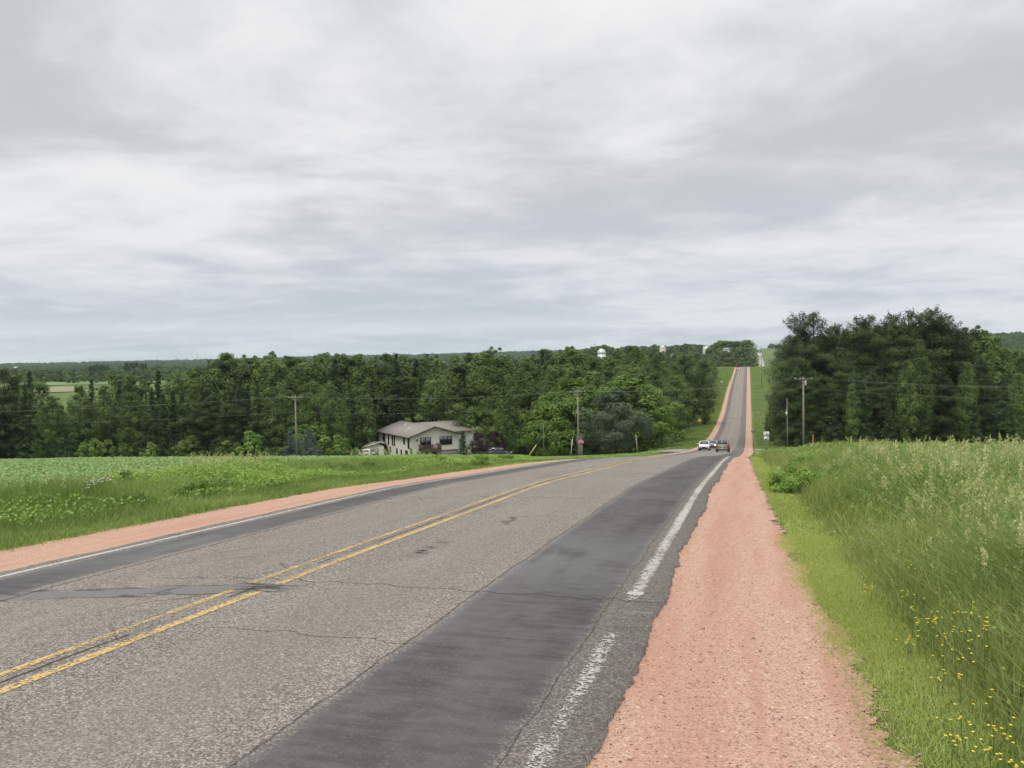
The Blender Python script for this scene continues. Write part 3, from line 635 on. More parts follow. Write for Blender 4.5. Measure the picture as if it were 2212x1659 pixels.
for a, b_, ya, yb, st, D, kd, row in [
        (1735, 1827, 0, 0, 5, 790, 'd', 'knoll'), (1738, 1826, 12, 22, 6, 745, 'd', 'knoll front'), (1742, 1825, 30, 42, 7, 715, 'd', 'knoll foot'),
        (1560, 1740, 0, 0, 8, 1150, 'd', 'ridge line'), (1425, 1560, 0, 0, 8, 1150, 'd', 'ridge line'), (1570, 1740, 30, 40, 9, 790, 'd', 'behind domes'), (1655, 1745, 18, 32, 7, 700, 'd', 'by the crest'), (1745, 1800, 24, 30, 6, 668, 'd', 'before farmhouse')]:
    xs = a
    while xs < b_:
        top = np.interp(xs, [1425, 1440, 1452, 1470, 1490, 1500, 1540, 1560, 1600, 1620, 1690, 1712, 1730, 1745, 1760, 1800, 1807, 1815, 1828, 1838, 1846], [852, 850, 845, 842, 845, 852, 842, 848, 842, 845, 838, 842, 850, 840, 832, 834, 838, 831, 829, 838, 850])
        far_tree(kd, xs, top + random.uniform(ya, yb) + random.uniform(-2, 2), D + jit(25), row, 1.15)
        xs += st * random.uniform(.8, 1.25)
for sx, sy in [(1872, 888), (1878, 880), (1886, 872), (1892, 866), (1868, 893), (1876, 884), (1884, 876), (1890, 868), (1897, 858), (1905, 862), (1880, 866), (1889, 858), (1896, 850), (1868, 878)]: far_tree('d', sx + 20, sy - 2, 1080 + jit(40), 'far road right', 1.0)
for sx, sy in [(1874, 870), (1880, 866), (1886, 862), (1892, 858), (1898, 853), (1877, 858), (1884, 855), (1891, 850), (1905, 850), (1828, 862), (1832, 868), (1835, 872)]: far_tree('d', sx + (14 if sx > 1860 else -4), sy, 1500 + jit(60), 'far road', 1.3)
for sx in np.arange(219, 274, 5.5): far_tree('s', sx, 889 + abs(sx - 244) * .25 + jit(3), 900 + jit(10), 'left dark grove', 1.25)
for sx in np.arange(222, 272, 8): far_tree('s', sx, 899 + jit(3), 880 + jit(8), 'left dark grove front', 1.3)
for sx in np.arange(306, 356, 5.5): far_tree('s', sx, 887 + jit(3), 930 + jit(10), 'right dark grove', 1.25)
for sx in (372, 378, 384, 390): far_tree('s', sx, 896 + jit(2), 960, 'small dark grove', 1.3)
for sx in np.arange(5, 440, 11): far_tree('d', sx + jit(3), np.interp(sx, [0, 100, 150, 200, 300, 440], [899, 904, 905, 908, 906, 898]) + jit(4), 800 + jit(30), 'left valley', 1.2)
# far wooded ridges: one mass
def far_wood():
    r = np.random.default_rng(5); Vs = []; Fs = []; n0 = 0; A = []
    th = np.linspace(0, 2 * np.pi, 7)[:-1]
    base = np.array([(math.cos(t) * q, math.sin(t) * q, zq) for q, zq in ((.75, .0), (1.0, .35), (.72, .75)) for t in th] + [(0, 0, 1.0)])
    bf = [(i * 6 + k, i * 6 + (k + 1) % 6, (i + 1) * 6 + (k + 1) % 6, (i + 1) * 6 + k) for i in range(2) for k in range(6)]
    bt = [(12 + k, 12 + (k + 1) % 6, 18) for k in range(6)]
    pts = []
    def scatter(n, h0, h1, d0, d1, keep=lambda x, y: True):
        c = 0
        while c < n:
            hd = math.radians(r.uniform(h0, h1)); D = math.sqrt(r.uniform(d0 * d0, d1 * d1)); x, y = D * math.sin(hd), D * math.cos(hd)
            c += 1
            if keep(x, y): pts.append((x, y))
    off = lambda x, y: abs(x - float(roadx(y)) + 4) > 32 and not (0.0 < lownoise(x, y, 300) and lownoise(x + 900, y, 500) > .25)
    scatter(5200, -52, 22, 2500, 4300, off); scatter(2600, -52, -8, 1500, 2600, off); scatter(1500, -20, 22, 1250, 2500, off); scatter(1100, 6, 22, 900, 1900, off)
    scatter(260, -48, -20, 950, 1500, off)
    P = np.array(pts); Z = gz(P[:, 0], P[:, 1])
    dist_ = np.hypot(P[:, 0], P[:, 1])
    for (x, y), z, dd in zip(P, Z, dist_):
        w = r.uniform(5, 9) * (1 + dd / 9000); h = r.uniform(9, 15)
        V = base * np.array([w, w, h]) + r.normal(size=base.shape) * np.array([w * .12, w * .12, h * .07]); V += (x, y, z - .5)
        Vs.append(V); Fs.append(n0); n0 += 19; A.append(np.full(19, r.uniform(0, 1)))
    off_ = np.array(Fs)[:, None, None]
    F4 = (np.array(bf)[None] + off_).reshape(-1, 4); F3 = (np.array(bt)[None] + off_).reshape(-1, 3)
    m, nt, b = newmat('far_canopy'); v, x, y, z = coords(nt)
    c = mixc(attr(nt, 'v'), (.030, .055, .022), (.070, .105, .038)); c = mixc(noise(nt, v, .25, 3), c, (.03, .05, .02))
    fin(nt, b, c, .95, bump(nt, noise(nt, v, .6, 4), 1.0, 1.5), spec=.1)
    o = link('far_woodland', raw('far_woodland', np.concatenate(Vs), [F3, F4], m, {'v': np.concatenate(A)}))
    prop(o, 'continuous blue-green woodland covering the far ridges on the horizon', 'woodland', kind='stuff')
far_wood()
# distant fields seen between the woods
def patchfield(name, cx, cy, wx, wy, mat, label, rz=0.0, off=.25):
    c, s = math.cos(rz), math.sin(rz); V = []; n = 15
    for i in range(n):
        for j in range(n):
            a, b_ = (i / (n - 1) - .5) * wx, (j / (n - 1) - .5) * wy; X, Y = cx + a * c - b_ * s, cy + a * s + b_ * c
            V.append((X, Y, g1(X, Y) + off))
    id_ = np.arange(n * n).reshape(n, n); F = np.stack([id_[:-1, :-1], id_[1:, :-1], id_[1:, 1:], id_[:-1, 1:]], -1).reshape(-1, 4)
    return prop(link(name, raw(name, V, [F], mat, None, True)), label, 'field', kind='structure')
m_fg = flat('pale_green_crop', (.15, .235, .08), .95, sc=.1); m_ft = flat('tan_crop', (.22, .225, .11), .95, sc=.1)
for sx, D, wx, wy, mt, lb in [(136, 640, 40, 130, m_ft, 'tan hay field glimpsed between the left trees'), (165, 800, 200, 150, m_fg, 'pale green field behind the tan hay field on the left'),
                              (1660, 960, 120, 160, m_fg, 'pale green field beside the distant farm domes'), (2480, 1250, 260, 170, m_fg, 'light green field on the slope right of the pines'), (1905, 1900, 50, 80, m_fg, 'green field right of the farthest road')]:
    x, y, z = put(sx, 900, D); patchfield('farm_field', x, y, wx, wy, mt, lb, -math.atan2(x, y), .5)

# ------------------------------------------------------------------ haze of moist air
hz = MB().box((0, 4500, -5), (16000, 9400, 130)).build('haze', [])
m, nt, b = newmat('haze_air'); nt.nodes.remove(b)
pv = nt.nodes.new('ShaderNodeVolumePrincipled'); pv.inputs['Color'].default_value = (.78, .88, 1.0, 1); pv.inputs['Density'].default_value = .00006
nt.links.new(pv.outputs[0], nt.nodes['Material Output'].inputs['Volume']); hz.data.materials.append(m)
prop(hz, 'thin blue haze in the air over the valley', 'haze', kind='stuff')

# ------------------------------------------------------------------ grass, weeds, crops
def blades(P, h, w, bend, r, segs=3, face=None):
    n = len(P); th = r.uniform(0, 6.283, n); dr = np.stack([np.cos(th), np.sin(th), np.zeros(n)], 1)
    ph = r.uniform(0, 6.283, n) if face is None else face; sd = np.stack([np.cos(ph), np.sin(ph), np.zeros(n)], 1)
    ts = np.linspace(0, 1, segs + 1); V = []
    for t in ts:
        c = P + dr * (bend * h * t ** 2)[:, None] + np.array([0, 0, 1.0]) * (h * (t - .18 * bend * t ** 3))[:, None]
        ww = (w * .5 * (1 - t) ** .7 + w * .06)[:, None]
        V += [c - sd * ww, c + sd * ww]
    V = np.stack(V, 1); k = 2 * (segs + 1); o = (np.arange(n) * k)[:, None]
    F = np.concatenate([o + np.array([[2 * i, 2 * i + 1, 2 * i + 3, 2 * i + 2]]) for i in range(segs)]).reshape(-1, 4)
    return V.reshape(-1, 3), F, np.repeat(np.clip(r.uniform(0, 1, n), 0, 1), k)
def scat(n, x0, x1, y0, y1, r, dens=None):
    x = r.uniform(x0, x1, n); y = r.uniform(y0, y1, n)
    if dens is not None: k = r.uniform(0, 1, n) < dens(x, y); x, y = x[k], y[k]
    return x, y
def in_view(x, y, m=2.5):
    D = x * _FH[0] + y * _FH[1]; L = x * _R[0] + y * _R[1]
    return (D > 1.0) & (np.abs(L) < D * .64 + m)
def patchn(x, y, L, k=0): return lownoise(x + 31 * k, y - 17 * k, L) * .8
def redge(y): return .66 + np.interp(y, [0, 5, 10, 16, 24, 34, 55, 90, 120, 200, 400], [.22, .07, -.12, -.34, -.46, -.58, -.72, -.4, -.05, .2, .4])
GR = np.random.default_rng(11)
def grass_obj(name, parts, mat, label, cat='grass'):
    V = []; F = []; A = []; n = 0
    for v_, f_, a_ in parts: V.append(v_); F.append(f_ + n); A.append(a_); n += len(v_)
    return prop(link(name, raw(name, np.concatenate(V), [np.concatenate(F)], mat, {'v': np.concatenate(A)})), label, cat, kind='stuff')
def hmap(x, y):                                       # height of the right-hand bank's growth
    e = redge(y); u = x - e
    h = .055 + .30 * sst(u, .42, .95) + .34 * sst(u, .8 + .02 * y, 1.8 + .045 * y)
    return h * (1 + .28 * patchn(x, y, 4.0))
def mk(n, x0, x1, y0, y1, hfun, w, bend, dens=None, r=GR, jith=.3):
    x, y = scat(n, x0, x1, y0, y1, r, dens); k = in_view(x, y); x, y = x[k], y[k]
    h = np.maximum(hfun(x, y) * r.uniform(1 - jith, 1 + jith, len(x)), .03)
    V, F, A = blades(np.stack([x, y, gz(x, y) - .02], 1), h, np.full(len(x), w) * r.uniform(.6, 1.3, len(x)), r.uniform(.1, bend, len(x)), r)
    pa = .5 + .5 * patchn(x, y, 2.2, 12) + .35 * patchn(x, y, 7, 13); k = len(A) // max(len(x), 1)
    return V, F, np.clip(A * .55 + np.repeat(pa, k) * .45, 0, 1)
tall = [mk(100000, .9, 9, 1.5, 9, hmap, .016, 1.1, lambda x, y: sst(x - redge(y), .9, 1.6)),
        mk(170000, 1.2, 20, 9, 28, lambda x, y: hmap(x, y), .026, 1.0, lambda x, y: sst(x - redge(y), .8, 1.8)),
        mk(240000, 1.2, 62, 28, 132, lambda x, y: hmap(x, y) * 1.05, .06, .6, lambda x, y: sst(x - redge(y), .8, 2.2))]
grass_obj('tall_grass', tall, M_gra, 'tall green roadside grass filling the bank right of the gravel')
fineg = [mk(70000, .6, 5.0, 1.5, 11, lambda x, y: hmap(x, y) * 1.0, .008, 1.1, lambda x, y: sst(x - redge(y), .15, .5) * (1 - sst(x - redge(y), 1.4, 2.6))),
         mk(90000, .3, 7, 11, 60, lambda x, y: hmap(x, y) * 1.05, .014, .7, lambda x, y: sst(x - redge(y), .35, .8) * (1 - sst(x - redge(y), 1.5, 3.0)))]
grass_obj('fine_grass', fineg, M_grf, 'fine olive green grass between the mown strip and the tall grass')
mown = [mk(330000, .1, 2.0, 1.5, 12, lambda x, y: x * 0 + .05, .007, .9, lambda x, y: sst(x - redge(y) + .10 * patchn(x, y, .8), -.22, .12) * (1 - sst(x - redge(y), .62, 1.0)) * (.35 + .65 * sst(y, 4, 8))),
        mk(160000, .1, 2.4, 12, 60, lambda x, y: x * 0 + .06, .016, .7, lambda x, y: sst(x - redge(y), -.02, .12) * (1 - sst(x - redge(y), .5, .9))),
        mk(60000, .8, 12, 60, 134, lambda x, y: x * 0 + .12, .05, .7, lambda x, y: sst(x - redge(y), 0, .2) * (1 - sst(x - redge(y), 1.5, 2.5))),
        mk(40000, -10.9, -9.7, 4, 40, lambda x, y: x * 0 + .07, .014, .8, lambda x, y: sst(-x, 9.95, 10.3))]
grass_obj('mown_grass', mown, M_mow, 'short bright yellow-green grass strip along the gravel edge')
def seeds(n, x0, x1, y0, y1, dens, hfun, size, per=16, w=.004, hl=.20, r=GR):
    x, y = scat(n, x0, x1, y0, y1, r, dens); k = in_view(x, y, 1); x, y = x[k], y[k]; n = len(x)
    h = hfun(x, y) * r.uniform(.85, 1.2, n); P = np.stack([x, y, gz(x, y)], 1); th = r.uniform(0, 6.28, n); bd = r.uniform(.02, .18, n)
    dr = np.stack([np.cos(th), np.sin(th), np.zeros(n)], 1)
    t = 1 - r.uniform(0, 1, (n, per)) * hl; wr = (1 - t) / hl
    C = P[:, None] + dr[:, None] * (bd * h)[:, None, None] * t[..., None] ** 2 + np.array([0, 0, 1.0]) * (h[:, None] * t)[..., None]
    C = C + r.normal(size=C.shape) * (size * .55 * np.sin(np.clip(wr, .1, .95) * 3.14))[..., None]
    V, F = kites(C.reshape(-1, 3), size, r.normal(size=(n * per, 3)), r, .45, up=np.array([0, 0, 1.2]))
    A = np.repeat(np.repeat(r.uniform(0, 1, n), per), 4)
    sv, sf, sa = blades(P, h * .97, np.full(n, w), bd, r, 2)
    return [(V, F, A), (sv, sf, sa * .3)]
sh = lambda x, y: hmap(x, y) * 1.2 + .08
sp_ = lambda x, y: sst(x - redge(y), .9, 2.0) * np.maximum(sst(y, 5.5, 8.5) * (1 - sst(y, 18, 24)) * sst(x, .9, 2.2) * .65 * (.5 + .5 * sst(patchn(x, y, 1.6, 21), -.3, .3)), .06 + .6 * sst(patchn(x, y, 5.5, 1), .0, .5))
grass_obj('seed_grass', seeds(7000, 1.0, 10, 3, 11, sp_, sh, .030, 34, .004) + seeds(11000, .8, 22, 11, 27, sp_, sh, .042, 24, .006) + seeds(5000, 2, 55, 26, 130, lambda x, y: sst(x - redge(y), 1.5, 4) * (.1 + .9 * sst(patchn(x, y, 16, 2), .05, .6)), lambda x, y: hmap(x, y) * 1.08, .085, 9, .012)
          + seeds(1800, 1.4, 4, 3, 12, lambda x, y: sst(x - redge(y), .6, 1.4) * .5, lambda x, y: hmap(x, y) * 1.3 + .1, .014, 12, .003), M_see, 'straw-coloured seed heads standing above the tall grass')
seedl = seeds(2600, -15, -11.5, 7, 30, lambda x, y: sst(-x, 12.2, 14) * sst(patchn(x, y, 4, 3), 0, .5), lambda x, y: x * 0 + .75, .045, 12, .008)
grass_obj('seed_grass', seedl, M_see, 'pale seed heads in the left verge beside the bean field')
def leaves(n, x0, x1, y0, y1, dens, hfun, size, r=GR, cl=0.0):
    x, y = scat(n, x0, x1, y0, y1, r, dens); k = in_view(x, y); x, y = x[k], y[k]
    h = hfun(x, y) * r.uniform(.45, 1.05, len(x)) ** .6
    P = np.stack([x, y, gz(x, y) + h], 1)
    V, F = kites(P, size, r.normal(size=P.shape) * .6 + np.array([0, -.25, .9]), r, .65)
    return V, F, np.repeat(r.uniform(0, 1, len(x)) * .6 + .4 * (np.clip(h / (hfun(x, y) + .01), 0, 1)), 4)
wm = lambda x, y: sst(patchn(x, y, 9, 4), -.05, .35)
weeds = [leaves(90000, .9, 9, 2.5, 12, lambda x, y: sst(x - redge(y), .5, 1.2) * .5 * (.35 + wm(x, y)), lambda x, y: hmap(x, y) * .75, .035),
         leaves(150000, 1.4, 20, 12, 30, lambda x, y: sst(x - redge(y), .9, 2.2) * (.10 + .40 * wm(x, y)), lambda x, y: hmap(x, y) * .95, .055),
         leaves(190000, 1.3, 60, 30, 128, lambda x, y: sst(x - redge(y), .8, 2.2) * (.15 + .55 * sst(patchn(x, y, 18, 4), -.1, .4)), lambda x, y: hmap(x, y) * 1.05 + .2 * sst(patchn(x, y, 10, 6), .2, .7), .12),
         leaves(120000, -15.5, -11, 8, 60, lambda x, y: sst(-x, 11.3, 12.5) * (.25 + .75 * wm(x, y)), lambda x, y: (.42 + .3 * patchn(x, y, 5, 5)) * (1 - .4 * sst(y, 24, 45)), .07),
         leaves(50000, -24, -11, 60, 117, lambda x, y: sst(-x, 11.5, 13), lambda x, y: .22 + .18 * patchn(x, y, 9, 5), .14)]
grass_obj('broadleaf_weeds', weeds, M_wee, 'broad-leaved green weeds mixed through both verges', 'weeds')
vl = lambda x, y: .15 + .30 * sst(-x, 10.8, 12.6) * (1 - .45 * sst(y, 24, 45)) + .10 * patchn(x, y, 3.5, 7)
lg_ = [mk(150000, -15.6, -9.9, 5, 30, vl, .014, .8, lambda x, y: sst(-x, 9.9, 10.5)), mk(110000, -16.5, -9.9, 30, 117, lambda x, y: vl(x, y) * .75, .045, .7, lambda x, y: sst(-x, 9.95, 10.6)),
       mk(60000, -60, -16, 60, 136, lambda x, y: x * 0 + .24, .07, .6, lambda x, y: sst(y + x * .25, 88, 100) * ((x < -26) | (y < 116))), mk(50000, -90, -11, 150, 175, lambda x, y: x * 0 + .08, .07, .6)]
grass_obj('verge_grass', lg_, M_gra, 'green grass verge between the left gravel shoulder and the bean field')
far_g = [mk(60000, -17, -9.5, 145, 480, lambda x, y: .35 + .2 * patchn(x, y, 12), .14, .6, lambda x, y: sst(-x, 9.7, 10.3)), mk(60000, -60, -9.5, 470, 650, lambda x, y: x * 0 + .5, .3, .5), mk(60000, 1.6, 22, 145, 650, lambda x, y: x * 0 + .22, .16, .6)]
grass_obj('meadow_grass', far_g, M_gra, 'rough green grass beside the road climbing the far side of the valley')
reed = [mk(9000, 1.4, 8, 2.5, 9, lambda x, y: hmap(x, y) * 1.15, .022, 1.3, lambda x, y: sst(x - redge(y), 1.3, 2.2)), mk(9000, 2.0, 16, 9, 26, lambda x, y: hmap(x, y) * 1.2, .030, 1.2, lambda x, y: sst(x - redge(y), 1.2, 2.4) * sst(patchn(x, y, 7, 9), -.2, .3))]
grass_obj('reed_grass', reed, M_soy, 'broad pale reed leaves arching over the tall grass on the right')
# bean field
fld = lambda x, y: sst(-x, 15.2, 16.2) * (1 - sst(y + x * .25, 88, 95)) * (y < 126)
hb = lambda x, y: .22 + .07 * np.cos((x * .97 + y * .23) / .76 * 6.283) * (np.abs(x) < 40) + .03 * patchn(x, y, 8)
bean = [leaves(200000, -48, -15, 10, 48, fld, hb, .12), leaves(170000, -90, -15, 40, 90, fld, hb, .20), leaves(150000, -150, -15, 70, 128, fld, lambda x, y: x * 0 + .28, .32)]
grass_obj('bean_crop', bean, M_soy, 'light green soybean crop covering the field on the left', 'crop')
m_soil = flat('dark_soil', (.06, .075, .03), .95, sc=1.0)
# dry grass tuft mass near the right utility poles
x, y, z = put(2130, 1075, 128)
x0b, y0b = x, y
dome = lambda a, b_: np.clip(1 - ((a - x0b) / 4.2) ** 2 - ((b_ - y0b) / 2.5) ** 2, 0, 1)
dg = [mk(9000, x - 4, x + 4, y - 2.5, y + 2.5, lambda a, b_: .3 + 1.5 * dome(a, b_) ** .6 * (.7 + .4 * np.sin(a * 2.3)), .05, .6, lambda a, b_: dome(a, b_), GR), leaves(2500, x - 4, x + 4, y - 2.5, y + 2.5, lambda a, b_: dome(a, b_), lambda a, b_: .3 + 1.7 * dome(a, b_) ** .6, .12)]
grass_obj('dry_brush', dg, M_tan, 'dull pinkish dry brush patch in front of the pines', 'brush')
def hit(sx, sy, lift=0.0):
    for D in np.geomspace(2, 400, 900):
        x, y, z = at(sx, sy, D)
        if z < g1(x, y) + lift: return x, y, D
    return x, y, D
# yellow flowers: one mesh each
m_petal = flat('yellow_petal', (.80, .62, .04), .6); m_stem = flat('flower_stem', (.10, .16, .04), .8); m_wp = flat('white_petal', (.75, .76, .72), .6)
def flower(seed, h, petal, n=5):
    r = np.random.default_rng(seed); mb = MB()
    for k in range(n):
        tx, ty = r.normal(size=2) * .03; tz = h * r.uniform(.8, 1.05)
        mb.tube([(0, 0, 0), (tx * .5, ty * .5, tz * .6), (tx, ty, tz)], .0014, 3, 1, cap=False)
        c = np.array([tx, ty, tz]); 
        for q in range(5):
            a = q * 1.2566 + k; d = np.array([math.cos(a), math.sin(a), .35]); s = np.array([-math.sin(a), math.cos(a), 0])
            L = r.uniform(.009, .014); mb.add([c, c + d * L * .6 + s * L * .4, c + d * L, c + d * L * .6 - s * L * .4], [(0, 1, 2, 3)], 0)
    return mb.mesh('wildflower', [petal, m_stem])
FLW = [flower(s, .36, m_petal, n) for s, n in ((1, 2), (2, 4), (3, 3))]
fl = [(2110, 1430), (2125, 1432), (2128, 1440), (2205, 1446), (2221, 1450), (2300, 1510), (2273, 1523), (2277, 1518), (2265, 1515), (2246, 1543), (2334, 1538), (2360, 1499), (2359, 1571), (2301, 1552), (2218, 1560), (2224, 1555), (2219, 1578), (2305, 1603), (2299, 1637), (2287, 1667), (2372, 1722), (2428, 1690), (2350, 1780), (2326, 1793), (2322, 1854), (2335, 1842), (2352, 1848), (2388, 1863), (2420, 1850), (2450, 1848), (2440, 1780), (2425, 1775), (2415, 1800), (2480, 1760), (2470, 1868), (2490, 1872), (2462, 1800), (2228, 1485), (2256, 1513), (2380, 1480), (2404, 1530), (2330, 1590), (2365, 1545), (2412, 1518), (2345, 1500), (2290, 1500), (2240, 1520), (2395, 1560), (2370, 1600), (2345, 1650)]
for i, (sx, sy) in enumerate(fl):
    d = ray(sx, sy); lo, hi = 1.0, 60.0
    for D in np.linspace(2.0, 30, 900):
        x, y, z = at(sx, sy, D)
        if z < g1(x, y) + .42 * float(sst(x - redge(y), .25, .8)) + .05: break
    o = link('yellow_wildflower', FLW[i % 3]); o.location = (x, y, g1(x, y)); hh = (z - g1(x, y)) / .34; o.scale = (.8, .8, max(hh, .4)); o.rotation_euler = (0, 0, i)
    prop(o, 'small yellow wildflower in the fine grass at the lower right', 'flower', 'yellow wildflowers in the right verge')
FLW2 = [flower(s, .6, m_wp, 7) for s in (5, 6)]
for i, (sx, sy) in enumerate([(216, 1178), (224, 1174), (232, 1182), (243, 1172), (250, 1178), (258, 1168), (262, 1174), (212, 1192), (846, 1162), (853, 1160), (858, 1165)]):
    x, y, D = hit(sx, sy, .5 if sx < 500 else .05); z = g1(x, y)
    o = link('white_wildflower', FLW2[i % 2]); o.location = (x, y, z); o.scale = (2.0, 2.0, 1.0) if sx < 500 else (1.2, 1.2, .4); o.rotation_euler = (0, 0, i)
    prop(o, 'white wildflower in the bushy patch of the left verge' if sx < 500 else 'white wildflower at the right end of the bushes in the left verge', 'flower', 'white wildflowers in the left verge')
# bushes of the left verge and right bank
def lowbush(seed):
    r = np.random.default_rng(seed); C = []; R_ = []
    for i in range(46):
        a = r.uniform(0, 6.28); q = math.sqrt(r.uniform(0, 1)) * .8; z = (1 - q * q) ** .5 * r.uniform(.25, .9); C.append((q * math.cos(a), q * math.sin(a), z)); R_.append(r.uniform(.13, .24))
    V, F, a = clumpcloud(np.array(C), np.array(R_), 70, .085, .9, r, .6)
    mb = MB()
    for i in range(9): c = C[i * 5]; mb.tube([(0, 0, 0), (c[0] * .5, c[1] * .5, c[2] * .6), c], [.02, .012, .004], 4)
    return raw('crown', V, [F], M_shr, {'v': a}), mb.mesh('stems', [m_bark])
P_LOW = [lowbush(s) for s in (71, 72, 73)]
def vbush(lb, sx, sy, D, wf, drop=None, mt=None):
    drop = drop or (42 if D < 26 else 34 if D < 36 else 24 if D < 52 else 7)                # the seen foot of the bush is a few pixels below its top
    x, y, D2 = hit(sx, sy + drop, .25); zt = at(sx, sy, D2)[2]; H = max(zt - g1(x, y), .6)
    o = empty('bush', (x, y, g1(x, y) - .05), random.uniform(0, 6), lb, 'bush', None, (H * wf * .95, H * wf * .85, H * 1.05))
    p = P_LOW[len(lb) % 3]; q = link('crown', p[0], o)
    if mt: q.material_slots[0].link = 'OBJECT'; q.material_slots[0].material = mt
    link('stems', p[1], o)
VB = [('dark rounded bush standing alone at the near end of the verge bushes', 305, 1148, 27, 1.2), ('leafy green bush low on the verge below the lone dark bush', 322, 1192, 21, 1.0),
      ('bushy shrub at the left end of the tall cluster by the field', 585, 1118, 36, 1.0), ('tallest bushy shrub of the cluster by the field', 625, 1112, 38, 1.1), ('dark green shrub at the right end of the tall cluster', 668, 1116, 37, .9),
      ('pale yellow-green shrub in front of the tall cluster', 640, 1150, 31, 1.6), ('low green shrub left of the pale yellow-green one', 530, 1165, 29, 1.3), ('spreading green shrub right of the tall cluster', 735, 1130, 40, 1.3), ('brownish green bush left of the two dark bushes', 800, 1128, 46, 1.2),
      ('first of two dark bushes on the verge below the shed', 838, 1124, 48, .9), ('second of two dark bushes on the verge, below the white wall', 892, 1120, 50, .9), ('low bright green bush on the verge below the balcony', 1060, 1118, 68, 1.6), ('green bush on the verge below the parked dark car', 1235, 1112, 82, 1.2), ('small green bush on the verge below the purple tree', 1175, 1120, 70, 1.0), ('wide low bush on the verge left of the lone dark bush', 480, 1170, 25, 1.2)]
for lb, sx, sy, D, wf in VB: vbush(lb, sx, sy, D, wf)
RB = [('dark green bush at the near end of the shrubby row beside the gravel', 1905, 1140, 27, 1.5), ('leafy bush closest to the route sign on the right bank', 1870, 1088, 62, 1.0), ('rounded green bush second along the shrubby row', 1925, 1112, 40, 1.3), ('big bright green bush on the skyline of the right bank', 2370, 1062, 60, 1.7), ('lighter bush beside the big bright one on the right bank', 2300, 1075, 58, 1.5), ('dark bush low in the tall grass of the right bank', 2070, 1135, 32, 1.4)]
for lb, sx, sy, D, wf in RB: vbush(lb, sx + 42, sy, D, wf, None, M_wee)
# loose stones on the near gravel
def pebbles():
    r = np.random.default_rng(3); n = 5200; x = r.uniform(-.82, .85, n); y = 2.6 + r.exponential(3.0, n); k = y < 16; x, y = x[k], y[k]; n = len(x)
    s = r.lognormal(-5.35, .38, n); o = np.array([[1, 0, 0], [-1, 0, 0], [0, 1, 0], [0, -1, 0], [0, 0, .8], [0, 0, -.8]]); V = np.stack([x, y, gz(x, y, True) - .043], 1)[:, None] + (o[None] + r.normal(size=(n, 6, 3)) * .22) * s[:, None, None]
    T = np.array([[0, 2, 4], [2, 1, 4], [1, 3, 4], [3, 0, 4], [2, 0, 5], [1, 2, 5], [3, 1, 5], [0, 3, 5]]); F = (T[None] + (np.arange(n) * 6)[:, None, None]).reshape(-1, 3)
    m, nt, b = newmat('loose_stone'); fin(nt, b, mixc(attr(nt, 'v'), (.22, .12, .085), (.60, .43, .34)), .9)
    prop(link('loose_stones', raw('loose_stones', V.reshape(-1, 3), [F], m, {'v': np.repeat(r.uniform(0, 1, n), 6)})), 'small loose stones scattered over the right gravel shoulder', 'stones', kind='stuff')
pebbles()

# ------------------------------------------------------------------ house
m_sid, nt, b = newmat('cream_siding'); v, x, y, z = coords(nt)
grv = mth(z * 5.0, 'FRACT'); c = mixc(noise(nt, v, .6, 4), (.70, .68, .61), (.78, .76, .69)); c = mixc(sm(grv, .0, .12, .25, 0), c, (.30, .28, .24))
fin(nt, b, c, .7, bump(nt, grv, .4, .02))
m_shi, nt, b = newmat('brown_shingles'); v, x, y, z = coords(nt)
c = mixc(sepc(voro(nt, comb(nt, x * 3, y * 6, 0.0), 1.0, 'F1', 1)), (.215, .195, .17), (.29, .265, .235)); c = mixc(noise(nt, v, .5, 4), c, (.28, .255, .225))
fin(nt, b, c, .95)
m_trim = flat('dark_brown_trim', (.055, .040, .032), .6); m_glass = flat('dark_window_glass', (.018, .022, .026), .06); m_glass.node_tree.nodes['Principled BSDF'].inputs['Specular IOR Level'].default_value = .8
m_cur = flat('white_blind', (.30, .33, .36), .8); m_deck = flat('weathered_deck_wood', (.13, .085, .065), .85, sc=6); m_stone = flat('grey_foundation', (.25, .24, .21), .9); m_whm = flat('white_metal', (.62, .63, .63), .4)
m_gap = flat('deck_shade_dark', (.03, .027, .025), .9)  # near-black colour standing in for the shade below the balcony
def cam_empty(name, sx, D, yaw_deg, z, label, cat, group=None, sy=1100):
    x, y, _ = at(sx, sy, D); return empty(name, (x, y, z), HEAD + rad(yaw_deg), label, cat, group)
hz0 = at(1001.4, 1066, 170)[2] - 5.0
hs = cam_empty('house', 1001.4, 170, 30, hz0, 'cream split-level house with brown shingle roof and a small front balcony', 'house', sy=1090)
GW, GL = 10.95, 17.7                                   # gable width, length
